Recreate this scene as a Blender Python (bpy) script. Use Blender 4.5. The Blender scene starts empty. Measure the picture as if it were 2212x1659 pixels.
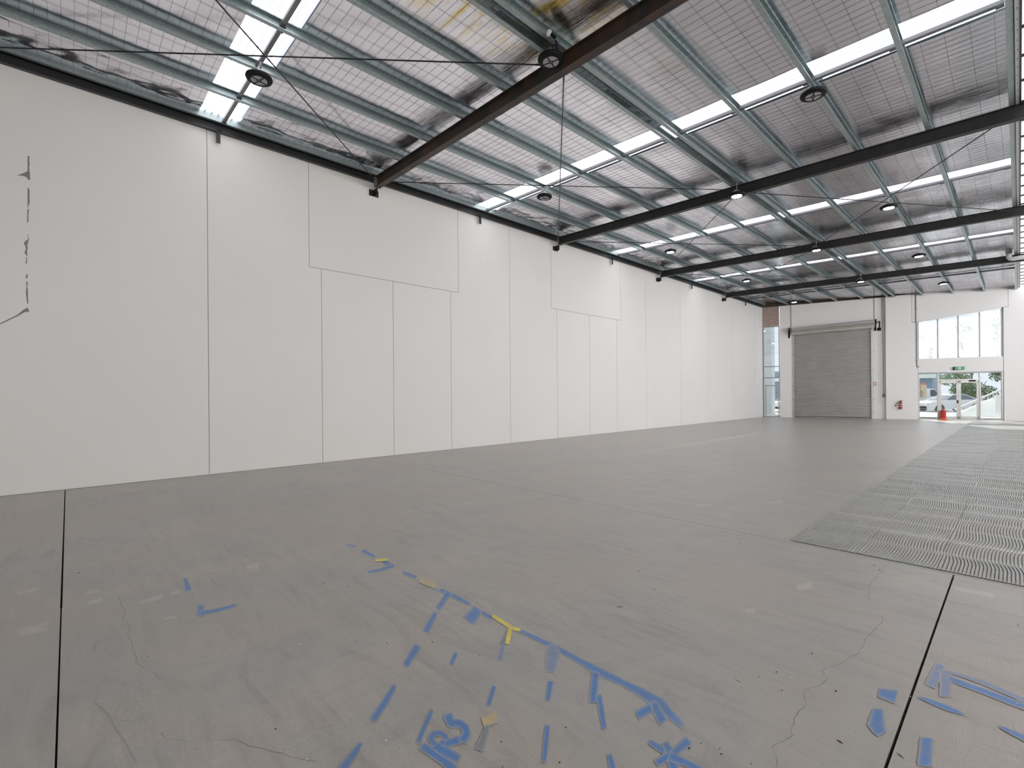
import bpy, bmesh, math, random
from mathutils import Vector, Matrix, Euler
random.seed(7)
R = math.radians
SC = bpy.context.scene
COL = SC.collection

# ---------------------------------------------------------------- camera
PSI = math.atan2(1096, 1025)
cd = bpy.data.cameras.new('camera')
cam = bpy.data.objects.new('camera', cd); COL.objects.link(cam)
cd.sensor_width = 36; cd.sensor_fit = 'HORIZONTAL'
cd.lens = 1025 / 2212 * 36
cd.shift_y = 22.1 / 2212
cd.clip_start = 0.05; cd.clip_end = 400
cam.matrix_world = Matrix.Translation((0, 0, 1.65)) @ Matrix.Rotation(PSI, 4, 'Z') @ Matrix.Rotation(R(90), 4, 'X') @ Matrix.Rotation(-R(.45), 4, 'Z')
SC.camera = cam

# ---------------------------------------------------------------- world, sun, exposure
wd = bpy.data.worlds.new('world'); SC.world = wd; wd.use_nodes = True
bg = wd.node_tree.nodes['Background']
bg.inputs[0].default_value = (.90, .945, 1, 1); bg.inputs[1].default_value = .60
sd = bpy.data.lights.new('sun', 'SUN'); sd.energy = 3.6; sd.angle = R(.6); sd.color = (1, .96, .9)
sun = bpy.data.objects.new('sun', sd); COL.objects.link(sun)
sun.location = (-10, 90, 50)
sun.rotation_euler = (Vector((.37, -.80, -.60))).to_track_quat('-Z', 'Y').to_euler()
SKY_L = 1.25      # daylight through the translucent roof sheets
SC.view_settings.view_transform = 'Standard'; SC.view_settings.look = 'None'
SC.view_settings.gamma = 1; SC.view_settings.use_curve_mapping = False
SC.view_settings.exposure = 0.9
SC.cycles.max_bounces = 10; SC.cycles.diffuse_bounces = 6; SC.cycles.glossy_bounces = 5
SC.cycles.transparent_max_bounces = 16
SC.cycles.sample_clamp_indirect = 4
SC.cycles.caustics_reflective = False; SC.cycles.caustics_refractive = False

# ---------------------------------------------------------------- materials
def nodes(name):
    m = bpy.data.materials.new(name); m.use_nodes = True
    nt = m.node_tree; b = nt.nodes['Principled BSDF']
    return m, nt, b
def N(nt, t, **kw):
    n = nt.nodes.new(t)
    for k, v in kw.items():
        if k in ('inp',):
            for a, c in v.items(): n.inputs[a].default_value = c
        else: setattr(n, k, v)
    return n
def ramp(nt, fac, stops):
    r = nt.nodes.new('ShaderNodeValToRGB'); e = r.color_ramp.elements
    while len(e) > 1: e.remove(e[-1])
    e[0].position = stops[0][0]; e[0].color = (*stops[0][1], 1)
    for p, c in stops[1:]:
        x = e.new(p); x.color = (*c, 1)
    nt.links.new(fac, r.inputs[0]); return r.outputs[0]
def noise(nt, scale, detail=4, rough=.55, vec=None, dist=0):
    n = N(nt, 'ShaderNodeTexNoise', inp={'Scale': scale, 'Detail': detail, 'Roughness': rough, 'Distortion': dist})
    if vec is not None: nt.links.new(vec, n.inputs['Vector'])
    return n.outputs['Fac']
def pos(nt, scale=(1, 1, 1), rot=(0, 0, 0)):
    g = nt.nodes.new('ShaderNodeNewGeometry')
    mp = N(nt, 'ShaderNodeMapping'); mp.inputs['Scale'].default_value = scale; mp.inputs['Rotation'].default_value = rot
    nt.links.new(g.outputs['Position'], mp.inputs['Vector']); return mp.outputs[0]
def mixc(nt, fac, a, b, mode='MIX'):
    n = nt.nodes.new('ShaderNodeMix'); n.data_type = 'RGBA'; n.blend_type = mode
    for i, v in ((0, fac), (6, a), (7, b)):
        if hasattr(v, 'is_output'): nt.links.new(v, n.inputs[i])
        elif isinstance(v, (int, float)): n.inputs[i].default_value = v
        else: n.inputs[i].default_value = (*v, 1)
    return n.outputs[2]
def math_(nt, op, a, b=None, c=None):
    n = nt.nodes.new('ShaderNodeMath'); n.operation = op
    for i, v in enumerate((a, b, c)):
        if v is None: continue
        if hasattr(v, 'is_output'): nt.links.new(v, n.inputs[i])
        else: n.inputs[i].default_value = v
    return n.outputs[0]
def bump(nt, b, h, strength=.2, dist=.01):
    n = N(nt, 'ShaderNodeBump', inp={'Strength': strength, 'Distance': dist})
    nt.links.new(h, n.inputs['Height']); nt.links.new(n.outputs[0], b.inputs['Normal'])
def plain(name, col, rough=.6, metal=0, var=0, vs=3, spec=.5, bs=0):
    m, nt, b = nodes(name)
    b.inputs['Roughness'].default_value = rough; b.inputs['Metallic'].default_value = metal
    b.inputs['Specular IOR Level'].default_value = spec
    f = noise(nt, vs, 5, .6, pos(nt))
    lo = tuple(max(0, c * (1 - var)) for c in col); hi = tuple(min(1, c * (1 + var)) for c in col)
    c = ramp(nt, f, [(.3, lo), (.7, hi)])
    nt.links.new(c, b.inputs['Base Color'])
    if bs: bump(nt, b, noise(nt, vs * 8, 4, .6, pos(nt)), bs, .005)
    return m
def emis(name, col, s):
    m, nt, b = nodes(name)
    b.inputs['Base Color'].default_value = (*col, 1); b.inputs['Emission Color'].default_value = (*col, 1)
    b.inputs['Emission Strength'].default_value = s; b.inputs['Roughness'].default_value = .5
    return m
def glass(name, tint=(.95, .98, 1), refl=.09, haze=0.0):
    m, nt, b = nodes(name)
    out = nt.nodes['Material Output']
    t = N(nt, 'ShaderNodeBsdfTransparent'); t.inputs[0].default_value = (*tint, 1)
    g = N(nt, 'ShaderNodeBsdfGlossy'); g.inputs['Roughness'].default_value = .02
    mx = N(nt, 'ShaderNodeMixShader'); mx.inputs[0].default_value = refl
    nt.links.new(t.outputs[0], mx.inputs[1]); nt.links.new(g.outputs[0], mx.inputs[2])
    last = mx.outputs[0]
    if haze:
        tr = N(nt, 'ShaderNodeBsdfTranslucent'); tr.inputs[0].default_value = (.95, .97, 1, 1)
        m2 = N(nt, 'ShaderNodeMixShader')
        hz = noise(nt, 5, 4, .6, pos(nt, (1, 1, .25)))
        nt.links.new(math_(nt, 'MULTIPLY', hz, haze * 2), m2.inputs[0])
        nt.links.new(last, m2.inputs[1]); nt.links.new(tr.outputs[0], m2.inputs[2]); last = m2.outputs[0]
    nt.links.new(last, out.inputs[0])
    return m

def concrete(name, base=(.46, .422, .388), paint=None):
    m, nt, b = nodes(name)
    P = pos(nt)
    big = noise(nt, .35, 3, .5, P, .4)
    cool = noise(nt, .8, 4, .6, pos(nt, (1.3, .7, 1), (0, 0, .6)), .8)
    st = noise(nt, 2.2, 7, .68, pos(nt, (.45, 2.2, 1), (0, 0, .5)), 1.6)
    st2 = noise(nt, 3.2, 8, .7, pos(nt, (2.4, .6, 1), (0, 0, .3)), 2.2)
    fine = noise(nt, 60, 5, .7, P)
    k = lambda s: tuple(c * s for c in base)
    c = ramp(nt, big, [(.3, k(.94)), (.7, k(1.06))])
    c = mixc(nt, ramp(nt, cool, [(.42, (0, 0, 0)), (.6, (.8, .8, .8))]), c, (base[0] * .88, base[1] * .96, base[2] * 1.0))
    c = mixc(nt, 1, c, ramp(nt, st, [(.3, (.80, .80, .80)), (.5, (1, 1, 1)), (.72, (1.10, 1.09, 1.08))]), 'MULTIPLY')
    c = mixc(nt, 1, c, ramp(nt, st2, [(.28, (.93, .93, .935)), (.45, (1, 1, 1)), (.8, (1.05, 1.05, 1.05))]), 'MULTIPLY')
    # pale scuffs
    sc = noise(nt, 1.5, 9, .78, pos(nt, (.5, 3, 1), (0, 0, .25)), .6)
    c = mixc(nt, ramp(nt, sc, [(.61, (0, 0, 0)), (.70, (.5, .5, .5))]), c, (base[0] * 1.5, base[1] * 1.47, base[2] * 1.42))
    # rough patches with dark speckle
    rp = ramp(nt, noise(nt, .9, 3, .5, pos(nt), 1.0), [(.5, (0, 0, 0)), (.62, (1, 1, 1))])
    spk = ramp(nt, noise(nt, 34, 6, .75, pos(nt, (1, 1.8, 1), (0, 0, .5))), [(.53, (0, 0, 0)), (.66, (.6, .6, .6))])
    c = mixc(nt, math_(nt, 'MULTIPLY', rp, spk), c, k(.62))
    c = mixc(nt, ramp(nt, noise(nt, .55, 4, .6, pos(nt, (1, 1, 1), (0, 0, 1.1)), .5), [(.45, (0, 0, 0)), (.65, (.55, .55, .55))]), c, (base[0] * 1.02, base[1] * .97, base[2] * .94))
    # small dark pits
    v = N(nt, 'ShaderNodeTexVoronoi', inp={'Scale': 9.0}); nt.links.new(P, v.inputs['Vector'])
    c = mixc(nt, ramp(nt, v.outputs['Distance'], [(.006, (.5, .5, .5)), (.014, (0, 0, 0))]), c, k(.45))
    c = mixc(nt, 1, c, ramp(nt, fine, [(.3, (.96, .96, .96)), (.7, (1.03, 1.03, 1.03))]), 'MULTIPLY')
    if paint:
        col, a = paint
        tc = N(nt, 'ShaderNodeTexCoord'); sp = N(nt, 'ShaderNodeSeparateXYZ'); nt.links.new(tc.outputs['UV'], sp.inputs[0])
        nz = noise(nt, 38, 5, .7, P); nz2 = noise(nt, 9, 3, .5, P)
        v = math_(nt, 'ABSOLUTE', math_(nt, 'SUBTRACT', math_(nt, 'MULTIPLY', sp.outputs['Y'], 2), 1))
        v = math_(nt, 'ADD', v, math_(nt, 'MULTIPLY', math_(nt, 'SUBTRACT', nz, .5), .3))
        va = ramp(nt, v, [(.25, (1, 1, 1)), (.58, (.78, .78, .78)), (.82, (.2, .2, .2)), (.94, (0, 0, 0))])
        u = math_(nt, 'MINIMUM', sp.outputs['X'], math_(nt, 'SUBTRACT', 1, sp.outputs['X']))
        ua = ramp(nt, u, [(0, (0, 0, 0)), (.035, (.75, .75, .75)), (.09, (1, 1, 1))])
        al = math_(nt, 'MULTIPLY', math_(nt, 'MULTIPLY', va, ua), ramp(nt, nz2, [(.2, (a * .8,) * 3), (.6, (a,) * 3)]))
        pc = ramp(nt, nz2, [(.3, tuple(x * .88 for x in col)), (.7, tuple(min(1, x * 1.12) for x in col))])
        c = mixc(nt, al, c, pc)
        out = nt.nodes['Material Output']; t = N(nt, 'ShaderNodeBsdfTransparent'); mx = N(nt, 'ShaderNodeMixShader')
        nt.links.new(math_(nt, 'GREATER_THAN', al, (.09 if a > .7 else .04)), mx.inputs[0]); nt.links.new(t.outputs[0], mx.inputs[1]); nt.links.new(b.outputs[0], mx.inputs[2])
        nt.links.new(mx.outputs[0], out.inputs[0])
    nt.links.new(c, b.inputs['Base Color'])
    rg = ramp(nt, st, [(.3, (.30, .30, .30)), (.7, (.345, .345, .345))])
    nt.links.new(rg, b.inputs['Roughness'])
    b.inputs['Specular IOR Level'].default_value = .8
    h = math_(nt, 'ADD', st2, math_(nt, 'MULTIPLY', fine, .12))
    h = math_(nt, 'ADD', h, math_(nt, 'MULTIPLY', st, .8))
    h = math_(nt, 'ADD', h, math_(nt, 'MULTIPLY', math_(nt, 'MULTIPLY', rp, noise(nt, 18, 5, .7, P)), .5))
    bump(nt, b, h, .65, .006)
    return m

def wall_paint(name, col):
    m, nt, b = nodes(name)
    f = noise(nt, .5, 4, .5, pos(nt)); f2 = noise(nt, 14, 4, .6, pos(nt))
    lo = tuple(c * .975 for c in col)
    c = ramp(nt, f, [(.3, lo), (.7, col)])
    nt.links.new(c, b.inputs['Base Color']); b.inputs['Roughness'].default_value = .62
    b.inputs['Specular IOR Level'].default_value = .35
    bump(nt, b, f2, .06, .004)
    return m

def foil_mat():
    m, nt, b = nodes('silver_foil')
    b.inputs['Metallic'].default_value = 1
    P = pos(nt)
    f = noise(nt, 1.1, 4, .5, P)
    c = ramp(nt, f, [(.3, (.86, .845, .90)), (.7, (.94, .92, .975))])
    # yellow reflection painted into the foil colour near the first rafter
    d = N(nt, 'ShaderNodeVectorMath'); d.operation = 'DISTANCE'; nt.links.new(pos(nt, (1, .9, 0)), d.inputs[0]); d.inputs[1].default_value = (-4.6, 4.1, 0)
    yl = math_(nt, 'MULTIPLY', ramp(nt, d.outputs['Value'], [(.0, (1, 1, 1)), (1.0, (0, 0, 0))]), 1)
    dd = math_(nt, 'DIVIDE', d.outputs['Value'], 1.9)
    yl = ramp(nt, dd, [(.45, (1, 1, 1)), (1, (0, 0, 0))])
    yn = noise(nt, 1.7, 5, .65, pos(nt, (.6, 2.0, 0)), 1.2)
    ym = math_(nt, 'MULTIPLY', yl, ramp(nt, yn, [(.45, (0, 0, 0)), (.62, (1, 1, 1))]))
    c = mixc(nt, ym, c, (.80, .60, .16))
    nt.links.new(c, b.inputs['Base Color'])
    wr = noise(nt, 1, 6, .62, pos(nt, (1.1, 9, 1)), .6)      # creases across the purlins
    wr2 = noise(nt, 1, 5, .7, pos(nt, (2.6, 34, 1)), .8)
    msk = ramp(nt, noise(nt, .9, 3, .5, P), [(.40, (.3, .3, .3)), (.64, (1, 1, 1))])
    h = math_(nt, 'MULTIPLY', math_(nt, 'ADD', wr, math_(nt, 'MULTIPLY', wr2, .45)), msk)
    bump(nt, b, h, .8, .012)
    b.inputs['Roughness'].default_value = .14
    return m

def galv_mat():
    m, nt, b = nodes('galvanised_steel')
    b.inputs['Metallic'].default_value = .55; b.inputs['Roughness'].default_value = .42
    f = noise(nt, 26, 5, .75, pos(nt)); f2 = noise(nt, 1.2, 3, .5, pos(nt))
    c = ramp(nt, f, [(.35, (.30, .385, .395)), (.65, (.49, .565, .57))])
    c = mixc(nt, ramp(nt, f2, [(.4, (0, 0, 0)), (.7, (.5, .5, .5))]), c, (.56, .57, .58))
    nt.links.new(c, b.inputs['Base Color']); return m

def rafter_mat():
    m, nt, b = nodes('dark_steel')
    b.inputs['Roughness'].default_value = .5
    f = noise(nt, 2.4, 5, .6, pos(nt, (1, 1, .4)))
    d = N(nt, 'ShaderNodeSeparateXYZ'); g = nt.nodes.new('ShaderNodeNewGeometry'); nt.links.new(g.outputs['Position'], d.inputs[0])
    rust_zone = ramp(nt, math_(nt, 'DIVIDE', math_(nt, 'ABSOLUTE', math_(nt, 'SUBTRACT', d.outputs['Y'], 5.97)), 2), [(.1, (1, 1, 1)), (.3, (0, 0, 0))])
    c = ramp(nt, noise(nt, 5, 4, .6, pos(nt)), [(.3, (.024, .024, .025)), (.7, (.038, .037, .036))])
    rf = math_(nt, 'MULTIPLY', rust_zone, ramp(nt, f, [(.42, (0, 0, 0)), (.62, (.8, .8, .8))]))
    c = mixc(nt, rf, c, (.11, .05, .028))
    nt.links.new(c, b.inputs['Base Color']); return m

def paint_mat(name, col, a):
    """sprayed paint: the slab's own concrete, blended to the paint colour across the stroke"""
    return concrete(name, paint=(col, a))

M = {}
M['floor'] = concrete('slab_concrete')
M['glue'] = concrete('tile_adhesive', (.42, .41, .39))
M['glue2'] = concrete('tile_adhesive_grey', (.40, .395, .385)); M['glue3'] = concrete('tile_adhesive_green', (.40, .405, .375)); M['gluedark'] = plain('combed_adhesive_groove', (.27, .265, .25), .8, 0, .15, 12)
M['joint'] = plain('joint_filler', (.012, .011, .010), .9, var=.3)
M['wall'] = wall_paint('white_wall_paint', (.89, .868, .85))
M['wallfar'] = wall_paint('white_wall_paint_front', (.88, .855, .845))
M['sealant'] = plain('grey_sealant', (.36, .35, .335), .8, var=.1)
M['peel'] = plain('bare_concrete_patch', (.27, .265, .255), .9, var=.1, vs=20)
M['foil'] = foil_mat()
M['galv'] = galv_mat()
M['steel'] = rafter_mat()
M['strut'] = plain('charcoal_steel', (.03, .03, .033), .35, .2, .2)
M['palegalv'] = plain('pale_galvanised', (.62, .62, .60), .45, .3, .15, 30)
M['wire'] = plain('mesh_wire', (.14, .14, .15), .5, .6, .1)
M['sky'] = emis('translucent_sheet', (.95, .97, 1), SKY_L)
M['skyrib'] = emis('translucent_sheet_lap', (.80, .82, .92), .33)
M['gutterlight'] = emis('translucent_gutter_sheet', (.95, .96, 1), .5)
M['fillpanel'] = emis('added_fill_panel', (1, .985, .965), 4.4)
M['fillpanel_far'] = emis('added_fill_panel_far', (.96, .98, 1), 6.5)
M['lamp_on'] = emis('lamp_lens_lit', (.93, .96, 1), 14)
M['lamp_off'] = plain('lamp_lens', (.42, .42, .45), .3, 0, .05)
M['black'] = plain('black_housing', (.010, .009, .011), .6, 0, .2, 3, .2)
M['chrome'] = plain('bright_steel', (.7, .7, .72), .25, .9, .05)
M['white'] = plain('white_plastic', (.8, .8, .8), .4, 0, .03)
M['shutter'] = plain('shutter_steel', (.52, .505, .48), .36, .55, .06, 1.5)
M['alu'] = plain('aluminium_frame', (.50, .49, .47), .4, .5, .06)
M['aludark'] = plain('dark_aluminium', (.22, .22, .23), .4, .5, .06)
M['glass'] = glass('clear_glass')
M['glassup'] = glass('hazy_glass', (.96, .98, 1), .05, .08)
M['board'] = plain('pink_brown_board', (.40, .30, .26), .7, 0, .12, 4)
M['brown'] = plain('shade_and_print_brown', (.06, .045, .035), .7, 0, .3, 4)
M['red'] = plain('red_enamel', (.42, .012, .02), .3, 0, .1)
M['orangered'] = plain('red_plastic', (.55, .03, .012), .4, 0, .1)
M['orange'] = plain('orange_rubber', (.85, .14, .02), .5, 0, .1)
M['green'] = plain('exit_green', (.05, .36, .20), .4, 0, .03)
M['pipe'] = plain('white_pipe', (.62, .62, .62), .35, 0, .05)
M['dust'] = plain('pale_grit', (.8, .8, .78), .6, 0, .1)
M['darkgrit'] = plain('dark_grit', (.045, .038, .032), .8, 0, .4, 60)
M['leaf'] = plain('dry_leaf', (.09, .035, .02), .7, 0, .4, 60)
M['blue'] = paint_mat('blue_spray', (.055, .215, .56), .92)
M['bluef'] = paint_mat('blue_spray_thin', (.09, .22, .54), .62)
M['teal'] = paint_mat('teal_spray', (.06, .16, .24), .6)
M['yellow'] = paint_mat('yellow_spray', (.92, .74, .06), .97)
M['yellowf'] = paint_mat('yellow_spray_thin', (.75, .56, .14), .5)
M['scuff'] = paint_mat('pale_scuff', (.66, .60, .55), .5)
M['crack'] = plain('crack_shadow', (.055, .05, .045), .95, 0, .4, 40)
M['gouge'] = paint_mat('trowel_gouge', (.17, .165, .155), .45)
# outside
M['outground'] = plain('pale_pavement', (.62, .62, .6), .8, 0, .08, .6)
M['carwhite'] = plain('silver_car_paint', (.62, .63, .66), .25, .1, .03)
M['carglass'] = plain('car_window', (.10, .12, .15), .1, 0, .1)
M['tyre'] = plain('tyre_rubber', (.04, .04, .045), .8, 0, .1)
M['bluebuild'] = plain('blue_grey_cladding', (.22, .30, .40), .7, 0, .08)
M['palebuild'] = plain('pale_render', (.60, .63, .62), .8, 0, .05)
M['whitewall'] = plain('white_render', (.78, .80, .78), .8, 0, .04)
M['leafg'] = plain('green_leaves', (.13, .21, .07), .6, 0, .45, 6)
M['leafp'] = plain('pale_green_leaves', (.24, .34, .22), .6, 0, .4, 5)
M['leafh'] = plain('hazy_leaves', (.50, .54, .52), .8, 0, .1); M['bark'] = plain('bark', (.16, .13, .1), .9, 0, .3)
M['poster'] = plain('poster_cream', (.62, .54, .38), .6, 0, .1, 5)
M['posterred'] = plain('poster_terracotta', (.55, .20, .12), .6, 0, .4, 9)

# ---------------------------------------------------------------- mesh helpers
class MB:
    def __init__(s): s.v = []; s.f = []; s.m = []; s.cur = 0; s.uv = None
    def add(s, vs, fs):
        o = len(s.v); s.v += [tuple(p) for p in vs]
        for f in fs: s.f.append(tuple(i + o for i in f)); s.m.append(s.cur)
        return s
    def box(s, x0, x1, y0, y1, z0, z1):
        v = [(x, y, z) for z in (z0, z1) for y in (y0, y1) for x in (x0, x1)]
        return s.add(v, [(0, 2, 3, 1), (4, 5, 7, 6), (0, 1, 5, 4), (2, 6, 7, 3), (0, 4, 6, 2), (1, 3, 7, 5)])
    def prism(s, poly, a, b, fn):
        """poly: 2-D points; fn(p, t) -> 3-D for t=a and t=b"""
        n = len(poly)
        v = [fn(p, a) for p in poly] + [fn(p, b) for p in poly]
        return s.add(v, [tuple(range(n))[::-1], tuple(range(n, 2 * n))] + [(i, (i + 1) % n, n + (i + 1) % n, n + i) for i in range(n)])
    def tube(s, p0, p1, r, n=8, r1=None):
        p0, p1 = Vector(p0), Vector(p1); d = (p1 - p0).normalized()
        a = d.orthogonal().normalized(); b = d.cross(a); r1 = r if r1 is None else r1
        v = [p0 + (a * math.cos(2 * math.pi * i / n) + b * math.sin(2 * math.pi * i / n)) * r for i in range(n)]
        v += [p1 + (a * math.cos(2 * math.pi * i / n) + b * math.sin(2 * math.pi * i / n)) * r1 for i in range(n)]
        return s.add(v, [tuple(range(n))[::-1], tuple(range(n, 2 * n))] + [(i, (i + 1) % n, n + (i + 1) % n, n + i) for i in range(n)])
    def path(s, pts, r, n=8):
        pts = [Vector(p) for p in pts]; ring = []
        for k, p in enumerate(pts):
            d = (pts[min(k + 1, len(pts) - 1)] - pts[max(k - 1, 0)]).normalized()
            ref = Vector((0, 0, 1)) if abs(d.z) < .9 else Vector((0, 1, 0))
            if k == 0: a = d.cross(ref).normalized()
            else: a = (a - d * a.dot(d)).normalized()
            b = d.cross(a)
            ring.append([p + (a * math.cos(2 * math.pi * i / n) + b * math.sin(2 * math.pi * i / n)) * r for i in range(n)])
        v = [q for g in ring for q in g]; f = [tuple(range(n))[::-1], tuple(range(len(v) - n, len(v)))]
        for k in range(len(pts) - 1):
            for i in range(n):
                f.append((k * n + i, k * n + (i + 1) % n, (k + 1) * n + (i + 1) % n, (k + 1) * n + i))
        return s.add(v, f)
    def lathe(s, prof, c, n=24):
        v = []; f = []
        for r, z in prof:
            for i in range(n):
                a = 2 * math.pi * i / n; v.append((c[0] + r * math.cos(a), c[1] + r * math.sin(a), c[2] + z))
        for k in range(len(prof) - 1):
            for i in range(n):
                f.append((k * n + i, k * n + (i + 1) % n, (k + 1) * n + (i + 1) % n, (k + 1) * n + i))
        f.append(tuple(range(n))[::-1]); f.append(tuple(range((len(prof) - 1) * n, len(prof) * n)))
        return s.add(v, f)
    def build(s, name, mats, parent=None, fn=None, smooth=False, recalc=True, bevel=0):
        vs = [fn(p) for p in s.v] if fn else s.v
        xs = [p[0] for p in vs]; ys = [p[1] for p in vs]; zs = [p[2] for p in vs]
        o = Vector(((min(xs) + max(xs)) / 2, (min(ys) + max(ys)) / 2, min(zs)))
        me = bpy.data.meshes.new(name)
        me.from_pydata([(p[0] - o.x, p[1] - o.y, p[2] - o.z) for p in vs], [], s.f)
        if not isinstance(mats, (list, tuple)): mats = [mats]
        for m in mats: me.materials.append(m)
        if len(mats) > 1: me.polygons.foreach_set('material_index', s.m)
        if recalc:
            bm = bmesh.new(); bm.from_mesh(me); bmesh.ops.recalc_face_normals(bm, faces=bm.faces); bm.to_mesh(me); bm.free()
        if smooth: me.polygons.foreach_set('use_smooth', [True] * len(me.polygons))
        ob = bpy.data.objects.new(name, me); COL.objects.link(ob)
        if parent:
            ob.parent = parent; ob.location = o - WL[parent.name]
        else: ob.location = o
        WL[ob.name] = o
        if bevel:
            b = ob.modifiers.new('bevel', 'BEVEL'); b.width = bevel; b.segments = 2; b.limit_method = 'ANGLE'
        return ob
WL = {}
def empty(name, loc, rz=0, parent=None):
    o = bpy.data.objects.new(name, None); COL.objects.link(o); o.empty_display_size = .1
    o.location = loc; o.rotation_euler = (0, 0, rz); WL[o.name] = Vector(loc)
    if parent: o.parent = parent; o.location = Vector(loc) - WL[parent.name]
    return o
def tag(o, label=None, cat=None, group=None, kind=None):
    if label: o['label'] = label
    if cat: o['category'] = cat
    if group: o['group'] = group
    if kind: o['kind'] = kind
    return o
def thing(name, loc, label, cat, group=None): return tag(empty(name, loc), label, cat, group)
def dup(o, parent=None):
    c = o.copy(); COL.objects.link(c); c.parent = parent
    for ch in list(o.children): dup(ch, c)
    return c

# far (street) wall frame: s along the wall from the left corner, t outwards, z up
TH = R(17); WD = Vector((math.cos(TH), math.sin(TH), 0)); WN = Vector((-WD.y, WD.x, 0)); WO = Vector((-11.7, 33.9, 0))
def FW(p): 
    q = WO + WD * p[0] + WN * p[1]; return (q.x, q.y, p[2])
def wallY(x): return WO.y + (x - WO.x) * math.tan(TH)
SL = .0285
def zr(x, z0=7.39):       # underside of purlins / top of rafters
    return z0 - SL * (x + 11.7) if x < .45 else z0 - SL * 12.15 + SL * (x - .45)

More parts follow.
